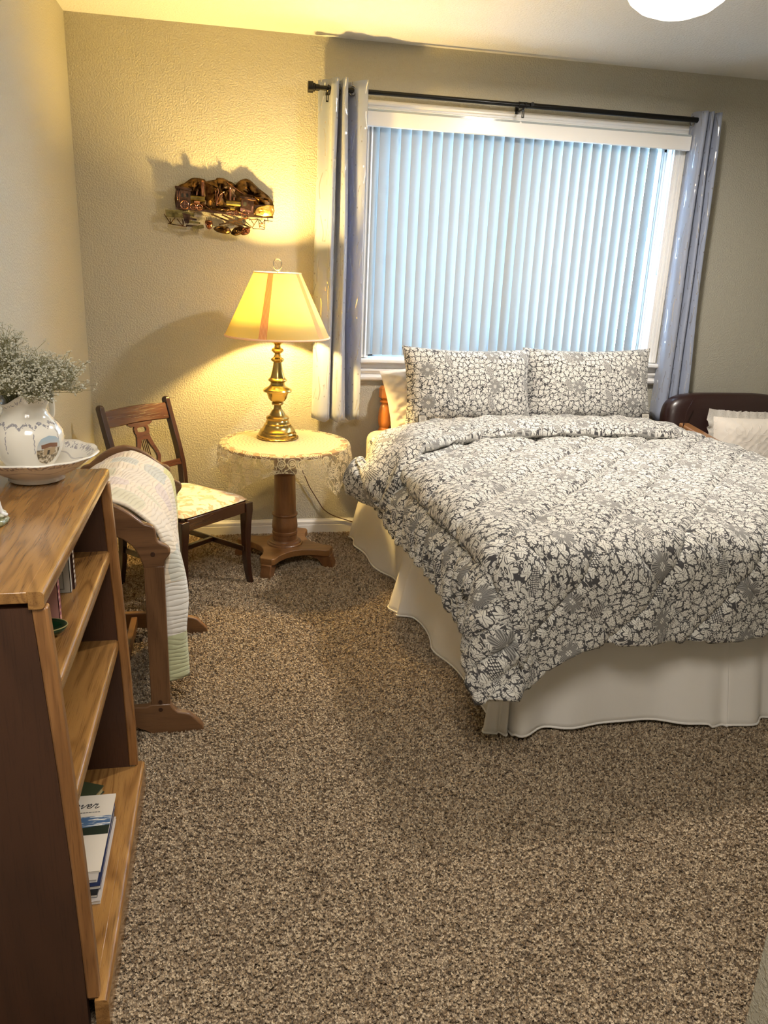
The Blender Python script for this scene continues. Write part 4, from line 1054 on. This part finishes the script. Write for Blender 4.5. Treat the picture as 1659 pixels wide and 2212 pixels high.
# baby's breath
bq = thing('dried_flowers', 'bunch of small white dried baby\'s breath sticking up out of the china pitcher', 'flowers', (PX, PY, PZ+.02))
stm = MB(); blo = MB(); rf = random.Random(3)
ends = []
for i in range(150):
    a = rf.uniform(0, 2*PI); s = rf.random()**.5; r0 = s*.030
    hgt = .225 - .07*s*s + rf.uniform(-.04, .02); spread = s*.135
    ca_, sa_ = math.cos(a), math.sin(a)
    lift = .05 if (ca_ < -.3) else 0
    base = (PX+r0*.4*ca_, PY+r0*.4*sa_, PZ+.03); mid = (PX+(r0+.012)*ca_, PY+(r0+.012)*sa_, PZ+.17)
    tip = (max(.012, PX+spread*ca_), PY+spread*sa_, PZ+.10+hgt*.62+lift)
    c = catmull([base, mid, ((mid[0]*.45+tip[0]*.55)+rf.uniform(-.01, .01), (mid[1]*.45+tip[1]*.55), (mid[2]*.5+tip[2]*.5)+.008), tip], 3)
    stm.tube(c, .0007, 3, caps=False)
    for b_ in range(13):
        k = rf.randint(5, len(c)-1) if b_ < 10 else len(c)-1
        q = Vector(c[k]); d = Vector((rf.gauss(0, .017), rf.gauss(0, .017), abs(rf.gauss(.014, .015))))
        e = q + d
        if e.x < .008: e.x = .008 + rf.random()*.01
        stm.tube([q, q+d*.55+Vector((0, 0, .003)), e], .00045, 3, caps=False); ends.append(e)
for e in ends:
    for q_ in range(3):
        r = rf.uniform(.0014, .0026); blo.ball((max(.004, e.x+rf.gauss(0, .0028)), e.y+rf.gauss(0, .0028), e.z+rf.gauss(0, .0024)), r, 5, 4, 1, 1, .8)
so = obj('stems', stm, plain('dry_stem', (.20, .19, .09), .8), bq, smooth=180, kind='stuff')
bo2 = obj('blossoms', blo, plain('dry_blossom', (.50, .49, .40), .9), bq, smooth=0, kind='stuff')

# porcelain figurine at the near edge
fg = thing('figurine', 'small white porcelain figure sitting over a mossy green base of orange fruit on the bookcase', 'figurine', (.199, -2.550, .9385))
FX, FY, FZ = .199, -2.550, .9385
por = plain('pale_porcelain', (.74, .77, .80), .15, coat=.6)
mos = Mat('mossy_glaze', rough=.3, coat=.4); n = mos.noise(mos.co('Object'), 120, 2.); mos.set('Base Color', mos.ramp(n, [(.35, (.09, .11, .04)), (.6, (.34, .34, .20))])); 
obj('base', MB().lathe([(.034, 0), (.037, .002), (.038, .008), (.033, .013), (.028, .015), (.0001, .016)], (FX, FY, FZ), 30, caps=False, fn=lambda r, z, a: (r*(1+.05*math.sin(a*7)), z+(.0015*math.sin(a*5) if r < .04 else 0))), mos.m, fg, smooth=180)
leafy = MB()
for k in range(16):
    a = -.2+k*.09; r = .028+.003*math.sin(k*2.3); leafy.ball((FX+r*math.cos(a), FY+r*math.sin(a), FZ+.017+.003*math.sin(k*1.7)), .0055, 7, 5, 1.2, .8, .7)
obj('moss_leaves', leafy, plain('pale_glaze', (.55, .56, .45), .25), fg, smooth=180)
for dx, dy, r in ((.006, -.022, .0075), (.016, -.017, .0065), (-.004, -.020, .008), (.002, -.011, .007)): obj('fruit', MB().ball((FX+dx, FY+dy, FZ+.020), r, 12, 8), plain('orange_glaze', (.42, .16, .05), .3), fg, smooth=180)
def skin(name, verts, edges, radii, mat, parent, root=0, lv=2):
    me = bpy.data.meshes.new(name); off = base_loc(parent); me.from_pydata([tuple(Vector(v)-off) for v in verts], edges, []); me.update()
    o = bpy.data.objects.new(name, me); C.objects.link(o); o.parent = parent; me.materials.append(mat)
    m = o.modifiers.new('skin', 'SKIN'); m.use_smooth_shade = True
    for i, r in enumerate(radii): me.skin_vertices[0].data[i].radius = (r, r)
    me.skin_vertices[0].data[root].use_root = True
    s = o.modifiers.new('sub', 'SUBSURF'); s.levels = lv; s.render_levels = lv
    return o
V_ = [(-.020, .004, .050), (-.022, .004, .075), (-.021, .003, .092), (-.020, .002, .100), (-.018, 0, .113),
      (-.006, -.004, .050), (.012, -.004, .062), (.016, 0, .036), (.020, .001, .022), (.031, -.002, .019),
      (-.010, .012, .050), (.006, .016, .056), (.006, .018, .030), (.014, .018, .019),
      (-.008, -.010, .086), (.002, -.014, .070), (.010, -.008, .066), (-.034, -.002, .086), (-.040, -.008, .066), (-.030, -.012, .052)]
E_ = [(0, 1), (1, 2), (2, 3), (3, 4), (0, 5), (5, 6), (6, 7), (7, 8), (8, 9), (0, 10), (10, 11), (11, 12), (12, 13), (2, 14), (14, 15), (15, 16), (2, 17), (17, 18), (18, 19)]
R_ = [.012, .013, .011, .0045, .0115, .008, .0068, .005, .0038, .0042, .008, .0065, .005, .0045, .005, .0035, .0028, .005, .0035, .0028]
skin('child_figure', [(FX+a+.009, FY+b-.004, FZ+c) for a, b, c in V_], E_, R_, por, fg)

# ------------------------------------------------------------------ books and bits on the shelves
def book(name, x0, x1, y0, y1, z, hgt, col, label, group='books on the upper shelf', lines=None, page=(.78, .74, .66), spine_text=None):
    t = thing(name, label, 'book', ((x0+x1)/2, (y0+y1)/2, z), group=group)
    cv = plain('cover_'+name, col, .4)
    c = MB().box(x0, x1, y0, y0+.0012, z, z+hgt).box(x0, x1, y1-.0012, y1, z, z+hgt).box(x1-.0015, x1, y0, y1, z, z+hgt)
    obj('cover', c, cv, t, smooth=0); obj('pages', MB().box(x0+.003, x1-.0016, y0+.0014, y1-.0014, z+.002, z+hgt-.003), plain('paper', page, .9), t, smooth=0)
    if lines:
        m = MB(); r = random.Random(int(y0*-1000))
        for zz in np.arange(z+.012, z+hgt-.01, lines):
            w_ = (y1-y0)*.28; m.box(x1, x1+.0004, (y0+y1)/2-w_, (y0+y1)/2+w_*r.uniform(.2, 1), zz, zz+lines*.5)
        obj('spine_print', m, plain('spine_ink', spine_text or (.75, .72, .65), .6), t, smooth=0)
    return t
SZ = .7285
book('book', .150, .310, -2.362, -2.345, SZ, .165, (.66, .60, .50), 'cream-spined book farthest along the upper shelf', lines=.005, spine_text=(.12, .10, .08))
book('book', .155, .318, -2.395, -2.372, SZ, .160, (.10, .045, .035), 'dark brown book with pale spine print on the upper shelf', lines=.012)
gb = book('book', .165, .314, -2.414, -2.399, SZ, .158, (.50, .48, .44), 'pale grey book with a boxed picture facing out on the upper shelf')
obj('cover_print', MB().ring([(.262, SZ+.008), (.300, SZ+.008), (.300, SZ+.050), (.262, SZ+.050)], [(.2635, SZ+.0095), (.2985, SZ+.0095), (.2985, SZ+.0485), (.2635, SZ+.0485)], -2.4146, -2.414).box(.268, .285, -2.4146, -2.414, SZ+.014, SZ+.034), plain('cover_ink', (.16, .15, .14), .6), gb, smooth=0)
book('book', .150, .300, -2.478, -2.458, SZ, .162, (.03, .03, .04), 'black book with white spine lettering on the upper shelf', lines=.009)
book('book', .150, .308, -2.512, -2.494, SZ, .160, (.20, .04, .05), 'maroon book on the upper shelf')
book('book', .150, .312, -2.536, -2.518, SZ, .155, (.45, .24, .08), 'tan orange book on the upper shelf')
book('book', .150, .318, -2.562, -2.545, SZ, .150, (.62, .32, .30), 'pink book with a floral spine nearest the front of the upper shelf', lines=.014, spine_text=(.25, .05, .12))
gt = thing('trinket_dish', 'small dark green oval dish on the upper shelf of the bookcase', 'dish', (.292, -2.622, SZ))
gl = plain('dark_green_glaze', (.012, .045, .018), .2, coat=.5)
obj('bowl', MB().lathe([(.028, 0), (.034, .002), (.046, .010), (.052, .020), (.050, .022), (.044, .013), (.03, .006), (.0001, .005)], (0, 0, 0), 36, caps=False).xf(Matrix.Translation((.292, -2.622, SZ)) @ Matrix.Diagonal((1, .62, 1, 1))), gl, gt, smooth=180)
obj('rim', MB().tube([(.292+.0515*math.cos(t), -2.622+.032*math.sin(t), SZ+.0215) for t in np.linspace(0, 2*PI, 40, endpoint=False)], .0012, 5, closed=True), plain('gold_rim', (.5, .45, .2), .3, .5), gt)

# magazines lying in a stack on the bottom board
def mag(x0, x1, y0, y1, z, th, col, label, rz=0., edge=(.72, .68, .62)):
    t = thing('magazine', label, 'magazine', ((x0+x1)/2, (y0+y1)/2, z), rz, 'magazines on the bottom board', local=True)
    hx, hy = (x1-x0)/2, (y1-y0)/2
    obj('pages', MB().box(-hx+.001, hx-.001, -hy+.001, hy-.001, .0005, th-.0006), plain('page_edges', edge, .8), t, smooth=0)
    obj('cover', MB().box(-hx, hx, -hy, hy, th-.0006, th).box(-hx, hx, -hy, hy, 0, .0005), plain('mag_cover', col, .35), t, smooth=0)
    return t, hx, hy
zb = .0868
mag(.155, .366, -2.652, -2.375, zb, .008, (.46, .42, .40), 'grey backed magazine at the bottom of the stack', 0)
t2, hx, hy = mag(.150, .360, -2.640, -2.365, zb+.008, .007, (.008, .010, .014), 'black covered magazine second from the bottom of the stack', math.radians(-.6))
mag(.150, .362, -2.625, -2.345, zb+.015, .009, (.012, .022, .075), 'dark blue magazine in the middle of the stack', math.radians(.5))
mag(.146, .356, -2.612, -2.335, zb+.024, .007, (.50, .46, .42), 'greyish magazine just under the topmost one', math.radians(-.4))
tm, hx, hy = mag(.146, .360, -2.590, -2.318, zb+.031, .004, (.70, .64, .55), 'cream magazine with mountain photo and script title on top of the stack', math.radians(-.3))
zt = .0041
Mf = Mat('cover_photo', rough=.35); U, V, _ = Mf.xyz(Mf.co('UV'))
cl_ = Mf.noise(Mf.vec(U*1., V*2.6), 5., 3., .6, dim='2D').step(.5, .62)
sky = Mf.mix(cl_*V.step(.2, .5), (.07, .14, .27), (.68, .68, .66)); ridge = .17 + 0.
rd = (V - .20 - (U*.28) - (U*9.).sin()*.015).lt(0.)
rd0 = (V - .30 - (U*7.).sin()*.03).lt(0.)
col = Mf.mix(rd0, sky, (.13, .17, .24)); col = Mf.mix(rd, col, (.02, .03, .02)); Mf.set('Base Color', col)
def flatrect(x0, x1, y0, y1, z):
    return MB().add([(x0, y0, z), (x1, y0, z), (x1, y1, z), (x0, y1, z), (x0, y0, z-.0003), (x1, y0, z-.0003), (x1, y1, z-.0003), (x0, y1, z-.0003)], [(0, 1, 2, 3), (7, 6, 5, 4), (0, 4, 5, 1), (1, 5, 6, 2), (2, 6, 7, 3), (3, 7, 4, 0)], [(0, 0), (1, 0), (1, 1), (0, 1)]*2)
obj('cover_photo', flatrect(-hx, hx, hy-.150, hy-.083, zt+.0003), Mf.m, tm, smooth=0, label='printed photo of blue sky over dark hills')
Mb = Mat('aspen_trunk', rough=.4); n = Mb.noise(Mb.co('Object', (1, .5, 1)), 160, 2., .6); Mb.set('Base Color', Mb.ramp(n, [(.42, (.03, .03, .03)), (.52, (.62, .60, .56))]))
obj('printed_trunk', flatrect(.004, .020, -hy, hy-.105, zt+.0006).add([(.020, -hy, zt+.0006), (.036, -hy, zt+.0006), (.033, hy-.135, zt+.0006), (.022, hy-.118, zt+.0006)], [(0, 1, 2, 3)]), Mb.m, tm, smooth=0)
ink = plain('black_ink', (.01, .01, .012), .5)
# script title, read from the shelf front: D e n v e r
def strokes(x0, y0, s):
    G_ = [[(0, 0), (.15, 1.3), (.1, 1.5), (-.1, 1.3), (.3, 1.55), (.9, 1.2), (.95, .5), (.4, 0), (0, .02)],
          [(1.05, .3), (1.45, .5), (1.4, .8), (1.15, .6), (1.2, .1), (1.6, .1)],
          [(1.6, .1), (1.95, .75), (1.9, .05), (1.95, .35), (2.3, .8), (2.4, .6), (2.35, .05), (2.6, .1)],
          [(2.6, .5), (2.8, .75), (2.85, .05), (3.1, .4), (3.35, .8), (3.4, .65)],
          [(3.4, .3), (3.8, .5), (3.75, .8), (3.5, .6), (3.55, .1), (3.95, .12)],
          [(3.95, .1), (4.25, .8), (4.3, .65), (4.55, .72), (4.45, .1), (4.6, .0), (4.9, .2)]]
    m = MB()
    for g_ in G_:
        c = catmull(g_, 6); m.tube([(x0+(px+py*.25)*s, y0+py*s, zt+.0002) for px, py in c], .0011, 5)
    return m
obj('script_title', strokes(hx-.135, hy-.052, .0205), ink, tm)
sm = MB(); r5 = random.Random(5)
xx = hx-.088
while xx < hx-.030: ww = r5.uniform(.002, .006); sm.box(xx, xx+ww, hy-.0685, hy-.0660, zt, zt+.0003); xx += ww+.0012
obj('small_print', sm, plain('grey_ink', (.12, .12, .12), .5), tm, smooth=0)
al = thing('photo_album', 'dark green album lying at the back of the bottom board', 'album', (.185, -2.250, .0868), math.radians(-24), local=True)
obj('cover', MB().box(-.13, .13, -.075, .045, 0, .003).box(-.13, .13, -.075, .045, .018, .021), plain('album_cover', (.035, .045, .02), .45), al, smooth=0)
obj('pages', MB().box(-.125, .127, -.072, .042, .003, .018), plain('album_pages', (.45, .38, .18), .8), al, smooth=0)

# ------------------------------------------------------------------ leather armchair and lace cushion
leather = Mat('brown_leather', (.024, .009, .008), .32, spec=.5, coat=.1); n = leather.vor(leather.co('Object'), 190.); leather.bump(X(leather.nt, n.outputs['Distance']), .15, .001); leather = leather.m
armw = wood('armchair_arm_wood', (.36, .17, .065), (.16, .065, .025), 'y', .3, .4)
ac = thing('armchair', 'dark brown leather armchair with wooden arms in the corner beyond the bed', 'chair', (3.45, -.50, 0))
def blob(x0, x1, y0, y1, z0, z1, n=22, e=5., tp=0.):
    m = MB(); rows = []
    cx, cy, cz = (x0+x1)/2, (y0+y1)/2, (z0+z1)/2; hx_, hy_, hz_ = (x1-x0)/2, (y1-y0)/2, (z1-z0)/2
    f = lambda c, p: math.copysign(abs(c)**p, c)
    for i in range(n+1):
        ph = -PI/2+PI*i/n; row = []
        for k in range(2*n):
            th = 2*PI*k/(2*n); pz = 2/e
            row.append((cx+hx_*f(math.cos(ph), pz)*f(math.cos(th), pz), cy+hy_*f(math.cos(ph), pz)*f(math.sin(th), .75), cz+hz_*f(math.sin(ph), pz)))
        rows.append(row)
    return m.grid(rows, wrap_u=True)
bk = blob(3.02, 3.78, -.085, .085, .40, .845, e=4.6); bk.xf(Matrix.Translation((0, -.265, .40)) @ Matrix.Rotation(math.radians(-10), 4, 'X') @ Matrix.Translation((0, 0, -.40)))
obj('backrest', bk, leather, ac, smooth=180)
obj('side_crease', MB().tube(catmull([(3.075, -.352, .50), (3.072, -.350, .62), (3.085, -.338, .74), (3.125, -.322, .815)], 5), .003, 6), leather, ac)
obj('seat_cushion', blob(3.14, 3.70, -.86, -.34, .33, .47, e=5.), leather, ac, smooth=180)
obj('seat_base', blob(3.16, 3.68, -.82, -.25, .16, .34, e=8.), leather, ac, smooth=180)
for x in (3.105, 3.735):
    arc_ = catmull([(-.30, .690), (-.45, .674), (-.58, .660), (-.68, .652), (-.725, .645)], 5)
    prof = [(y, z) for y, z in arc_] + [(-.737, .634), (-.735, .618)] + [(y, z-.030) for y, z in reversed(arc_)]
    obj('arm', MB().prism(prof, x-.030, x+.030, 'x'), armw, ac, smooth=40, bevel=.010, seg=3)
    obj('arm_post', MB().box(x-.018, x+.018, -.70, -.66, .02, .625), armw, ac, bevel=.005); obj('arm_post', MB().box(x-.018, x+.018, -.26, -.22, .02, .64), armw, ac, bevel=.005)
    obj('base_rail', MB().box(x-.018, x+.018, -.80, -.14, .0, .035), armw, ac, bevel=.008)
Ml = Mat('embroidered_cotton', (.76, .70, .63), .85, sheen=.2); v = Ml.co('Object'); n = Ml.noise(v, 13., 1., .5, 1.2); ln = (n-.5).abs().step(.03, .0); n2 = Ml.noise(v, 60, 2.)
Ml.bump(ln*.8+n2*.3, .4, .003); m_cush = Ml.m
cm = place(pillow_mesh(.41, .325, .15, sag=.03, seed=4., n=60, wk=.45), (3.445, -.430, .415), math.radians(-14), math.radians(-3), math.radians(1))
cu = obj('lace_cushion', cm, m_cush, smooth=180); tag(cu, 'white embroidered cushion with ruffled lace edge on the leather armchair', 'cushion')
Mr = Mat('ruffle_lace', (.80, .76, .70), .85); v = Mr.co('Object'); nn = Mr.vor(v, 170.); Mr.translucent((.8, .76, .7), .3); Mr.cutout(X(Mr.nt, nn.outputs['Distance']).gt(.22)*.6+.4)
per = []
for s, k in ((0, 24), (1, 20), (2, 24), (3, 20)):
    for q in range(k):
        t = q/k*2-1; per.append([(t, -1), (1, t), (-t, 1), (-1, -t)][s])
n = len(per); rws = [[], [], []]
for i, (u, v) in enumerate(per):
    x = .2*u*(1-.03*(1-v*v)); z = (.1625)*v*(1-.048*(1-u*u)) + (.1625)
    cr_ = max(0, abs(u)+abs(v)-1.6)*.3
    for r_, o_ in ((0, 0.), (1, .020), (2, .038)):
        L_ = math.hypot(u if abs(u) >= abs(v) else 0, v if abs(v) >= abs(u) else 0) or 1
        du = (u if abs(u) > .97 else 0); dv = (v if abs(v) > .97 else 0)
        rws[r_].append((x+du*o_, .010*math.sin(i*2.2)*(o_/.03), z+dv*o_+.003*math.sin(i*2.9)*(o_/.03)))
rm = place(MB().grid(rws, wrap_u=True), (3.445, -.430, .415), math.radians(-14), math.radians(-3), math.radians(1))
sub('lace_ruffle', rm, Mr.m, cu, smooth=180)

# ------------------------------------------------------------------ copper train wall sculpture
def W(X_, Y_, y=-.045): return (.32422+.00041583*X_-.00000924*Y_, y, 1.87469+.00002194*X_-.00039703*Y_)
def P2(p): a = W(*p); return (a[0], a[2])
ws = thing('wall_sculpture', 'dark copper wall sculpture of two steam trains, mountains and trestle above the chair', 'wall art', W(780, 520, 0))
def metal(name, c1, c2, r=.35, s=30):
    M = Mat(name, rough=r, metal=1.); n = M.noise(M.co('Object'), s, 3., .6); M.set('Base Color', M.ramp(n, [(.35, c1), (.65, c2)])); M.bump(n, .5, .004); return M.m
mt1 = metal('heat_coloured_copper', (.03, .016, .009), (.20, .115, .045)); mt2 = metal('dark_bronze', (.035, .02, .015), (.13, .07, .04)); mt3 = metal('bright_copper', (.22, .09, .055), (.50, .25, .16), .25); mt4 = metal('gold_brass_sheet', (.75, .42, .08), (1., .80, .30), .3); mt5 = metal('olive_brass', (.09, .07, .025), (.26, .20, .07))
def relief(name, poly, y0, y1, mat, crump=.006, seed=1, k=3):
    # crumpled sheet: triangulated fan with inner ring raised
    P = catmull(poly, k, closed=True) if k > 1 else poly
    c = np.mean(np.array(P), axis=0); r = random.Random(seed); m = MB(); n = len(P); vs = []
    for f, ht in ((1., 0.), (.8, .45), (.55, .8), (.3, 1.)):
        for p in P:
            q = (c[0]+(p[0]-c[0])*f, c[1]+(p[1]-c[1])*f); a = W(q[0], q[1]); vs.append((a[0], y1-crump*ht*(1+r.uniform(-.9, .9)), a[2]))
    a = W(c[0], c[1]); vs.append((a[0], y1-crump, a[2])); fs = []
    for L_ in range(3):
        for i in range(n): fs.append((L_*n+i, L_*n+(i+1) % n, (L_+1)*n+(i+1) % n, (L_+1)*n+i))
    for i in range(n): fs.append((3*n+i, 3*n+(i+1) % n, 4*n))
    m.add(vs, fs); return obj(name, m, mat, ws, smooth=30, solid=.0012)
def plate(name, poly, y, th, mat, bevel=0, par=None): return obj(name, MB().prism([P2(p) for p in poly], y-th, y), mat, par or ws, smooth=30, bevel=bevel)
relief('mountain', [(310, 570), (312, 345), (400, 290), (470, 240), (520, 228), (600, 238), (640, 262), (650, 400), (655, 560), (480, 585)], 0, -.034, mt1, .014, 1, 2)
relief('mountain', [(590, 570), (610, 300), (650, 265), (750, 245), (765, 225), (840, 232), (900, 262), (970, 300), (1010, 420), (1000, 600), (780, 600)], 0, -.030, mt1, .016, 2, 2)
relief('mountain', [(920, 600), (930, 380), (975, 300), (1030, 250), (1100, 235), (1160, 270), (1240, 345), (1330, 410), (1385, 470), (1405, 520), (1405, 660), (1200, 660)], 0, -.032, mt1, .015, 3, 2)
obj('mounting_bar', MB().box(W(380, 430)[0], W(1330, 430)[0], -.032, -.024, W(800, 440)[2], W(800, 420)[2]).box(W(420, 430)[0], W(430, 430)[0], -.026, 0, W(800, 445)[2], W(800, 420)[2]).box(W(1290, 430)[0], W(1300, 430)[0], -.026, 0, W(800, 445)[2], W(800, 420)[2]), mt2, ws, smooth=0)
def rodp(name, pts, r, mat, y=-.056, n=6, par=None): return obj(name, MB().tube([W(p[0], p[1], y) for p in pts], r, n), mat, par or ws, smooth=180)
def loco(name_, x0, flip, cabx, caby, cs):
    pass
# left engine
e1 = obj('locomotive', MB().prism([P2(p) for p in [(312, 350), (475, 372), (470, 570), (318, 566)]], -.062, -.046), mt2, ws, smooth=0, label='left engine cab')
plate('cab_roof', [(305, 322), (488, 352), (486, 384), (305, 350)], -.044, .026, mt2, .001, e1)
for cx in (385, 437): plate('cab_window', [(cx-16, 445), (cx-10, 408), (cx, 402), (cx+12, 412), (cx+14, 450)], -.0615, .001, plain('black_void', (.004, .004, .004), .6), 0, e1)
for x in (330, 352): rodp('cab_post', [(x, 352), (x+2, 500)], .0012, mt3, -.064, 5, e1)
obj('boiler', MB().tube([W(474, 455, -.062), W(632, 470, -.062)], .0125, 18), mt5, e1, smooth=60)
for x in np.linspace(482, 625, 9): obj('boiler_band', MB().tube([W(x, 455+(x-474)*.095, -.062), W(x+4, 455.5+(x-474)*.095, -.062)], .0134, 18), mt5, e1)
def stack(pts, y, par, mat=mt3):
    m = MB()
    for (xa, ya, ra), (xb, yb, rb) in zip(pts[:-1], pts[1:]): m.tube([W(xa, ya, y), W(xb, yb, y)], [ra, rb], 12)
    return obj('smokestack', m, mat, par)
stack([(605, 432, .0065), (606, 300, .0105), (607, 282, .011), (607, 262, .006)], -.060, e1); stack([(543, 425, .004), (545, 382, .0035)], -.060, e1)
obj('cylinder', MB().tube([W(515, 500, -.068), W(575, 505, -.068)], .0075, 12), mt3, e1)
def wheel(x, y, r, par, yy=-.066):
    m = MB(); c = W(x, y, yy); R = r*.000414
    m.tube([(c[0]+R*math.cos(t), yy, c[2]+R*math.sin(t)) for t in np.linspace(0, 2*PI, 24, endpoint=False)], .0011, 5, closed=True)
    for k in range(4):
        a = k*PI/4; m.tube([(c[0]-R*math.cos(a), yy, c[2]-R*math.sin(a)), (c[0]+R*math.cos(a), yy, c[2]+R*math.sin(a))], .0006, 4)
    return obj('wheel', m, mt3, par)
for x, y, r in ((408, 532, 44), (502, 552, 32), (573, 558, 31)): wheel(x, y, r, e1)
rodp('drive_rod', [(408, 540), (502, 558), (573, 560)], .001, mt3, -.068, 5, e1)
# right engine
e2 = obj('locomotive', MB().prism([P2(p) for p in [(1040, 465), (1180, 480), (1185, 650), (1035, 640)]], -.062, -.046), mt2, ws, smooth=0, label='right engine cab')
plate('cab_roof', [(1022, 430), (1198, 458), (1198, 488), (1026, 462)], -.044, .028, mt2, .001, e2)
ov = [(1080+20*math.cos(t), 522+27*math.sin(t)) for t in np.linspace(0, 2*PI, 20, endpoint=False)]
plate('cab_window', ov, -.0615, .001, plain('black_void', (.004, .004, .004), .6), 0, e2)
obj('boiler', MB().tube([W(870, 512, -.062), W(1030, 525, -.062)], .0125, 18), mt5, e2, smooth=60)
for x in np.linspace(876, 1020, 9): obj('boiler_band', MB().tube([W(x, 512+(x-870)*.08, -.062), W(x+4, 512.5+(x-870)*.08, -.062)], .0134, 18), mt5, e2)
stack([(915, 490, .005), (913, 350, .0062), (913, 345, .0072), (912, 335, .0072)], -.060, e2); stack([(955, 480, .004), (957, 448, .0035)], -.060, e2)
obj('cylinder', MB().tube([W(915, 572, -.068), W(965, 578, -.068)], .0085, 12), mt5, e2)
plate('cab_side', [(1028, 560), (1150, 600), (1160, 545), (1172, 545), (1172, 620), (1028, 600)], -.063, .002, mt3, 0, e2)
for x, y, r in ((903, 615, 27), (942, 622, 26), (985, 625, 27), (1080, 640, 42)): wheel(x, y, r, e2)
rodp('drive_rod', [(903, 590), (1090, 640)], .0013, mt3, -.069, 5, e2)
# tender, tracks, signal, steam pipes
plate('tender', [(1190, 530), (1410, 530), (1402, 680), (1190, 660)], -.050, .004, mt2)
relief('coal_load', [(1200, 575), (1260, 545), (1400, 540), (1395, 665), (1200, 650)], 0, -.058, mt4, .007, 6, 2)
plate('rail_deck', [(310, 560), (660, 585), (900, 620), (1190, 655), (1405, 672), (1405, 684), (1190, 672), (880, 640), (560, 600), (310, 574)], -.052, .010, mt2)
bal = MB(); rr = random.Random(9)
for k in range(60):
    x = rr.uniform(630, 900); y = 575+(x-630)*.12+rr.uniform(-25, 15); c = W(x, y, -.055); bal.ball(c, rr.uniform(.0012, .0026), 5, 4)
obj('gravel', bal, mt5, ws, smooth=0, kind='stuff')
for p in ([(770, 345), (785, 380), (770, 430), (775, 520)], [(850, 385), (825, 400), (820, 450), (795, 500), (790, 520)], [(825, 400), (800, 420), (780, 470)], [(752, 370), (755, 470), (765, 540)]): rodp('steam_pipe', catmull(p, 4), .0024, mt3, -.060)
rodp('guy_rod', [(870, 275), (1095, 435)], .0016, mt3, -.058); rodp('guy_rod', [(600, 520), (720, 600)], .0013, mt3, -.058); rodp('guy_rod', [(740, 600), (880, 575)], .0013, mt3, -.058)
rodp('wire', catmull([(500, 610), (560, 605), (620, 650), (720, 655)], 5), .0011, mt3, -.050)
# trestle left
plate('stone_wall', [(192, 582), (380, 590), (380, 600), (400, 605), (400, 660), (385, 672), (198, 660)], -.040, .003, mt5)
br_ = MB()
for r_ in range(5):
    for c_ in range(5):
        x = 196+c_*38+(r_ % 2)*18; y = 586+r_*16; br_.prism([P2(p) for p in [(x, y), (x+34, y+1), (x+34, y+13), (x, y+12)]], -.0452, -.043)
obj('stones', br_, mt5, ws, smooth=0)
for k, poly in enumerate(([(360, 600), (510, 620), (510, 660), (380, 650)], [(400, 660), (540, 685), (538, 705), (400, 690)], [(415, 690), (530, 715), (580, 725), (578, 745), (440, 730)], [(420, 750), (560, 762), (560, 780), (420, 770)], [(480, 770), (612, 752), (622, 790), (505, 812)], [(380, 615), (470, 640), (450, 740), (410, 735)])): plate('plank', poly, -.040-.002*k, .003, mt2 if k % 2 else mt5)
for a, b in (((180, 630), (250, 740)), ((300, 670), (245, 740)), ((245, 680), (250, 745)), ((320, 685), (385, 765)), ((400, 690), (385, 765)), ((380, 690), (388, 760)), ((220, 735), (390, 768)), ((270, 745), (430, 775))): rodp('trestle_brace', [a, b], .0022, mt2, -.046)
relief('water_barrel', [(635, 705), (712, 712), (712, 780), (690, 802), (660, 800), (640, 765)], 0, -.046, mt3, .010, 4, 2)
for x in (650, 668, 686, 700): rodp('barrel_stake', [(x, 662), (x+2, 715)], .0011, mt2, -.046)
for k, (a, b) in enumerate((((700, 632), (1075, 790)), ((820, 640), (1150, 790)), ((790, 752), (1050, 700)), ((1000, 695), (1120, 680)))):
    dx, dy = b[0]-a[0], b[1]-a[1]; L_ = math.hypot(dx, dy); nx_, ny_ = -dy/L_*9, dx/L_*9
    plate('track_plank', [(a[0]+nx_, a[1]+ny_), (b[0]+nx_, b[1]+ny_), (b[0]-nx_, b[1]-ny_), (a[0]-nx_, a[1]-ny_)], -.042-.003*k, .003, mt1)
relief('rock', [(725, 790), (790, 765), (860, 775), (905, 790), (925, 840), (880, 858), (800, 845), (750, 825)], 0, -.040, mt1, .010, 7, 2)
relief('rock', [(925, 845), (960, 790), (1010, 775), (1060, 790), (1075, 830), (1030, 865), (975, 880), (935, 865)], 0, -.040, mt1, .010, 8, 2)
relief('rock', [(1040, 800), (1090, 785), (1140, 795), (1138, 845), (1100, 868), (1045, 870)], 0, -.042, mt3, .008, 9, 2)
for a, b in (((1090, 720), (1170, 790)), ((1230, 690), (1165, 790)), ((1130, 700), (1230, 690)), ((1150, 700), (1190, 760)), ((1240, 690), (1250, 790)), ((1310, 690), (1310, 805)), ((1245, 770), (1310, 790)), ((1250, 700), (1310, 780)), ((1310, 700), (1245, 780)), ((1170, 800), (1310, 808)), ((1340, 680), (1350, 725)), ((1240, 740), (1310, 735)), ((1300, 706), (1400, 716))): rodp('trestle_brace', [a, b], .0020, mt2, -.046)
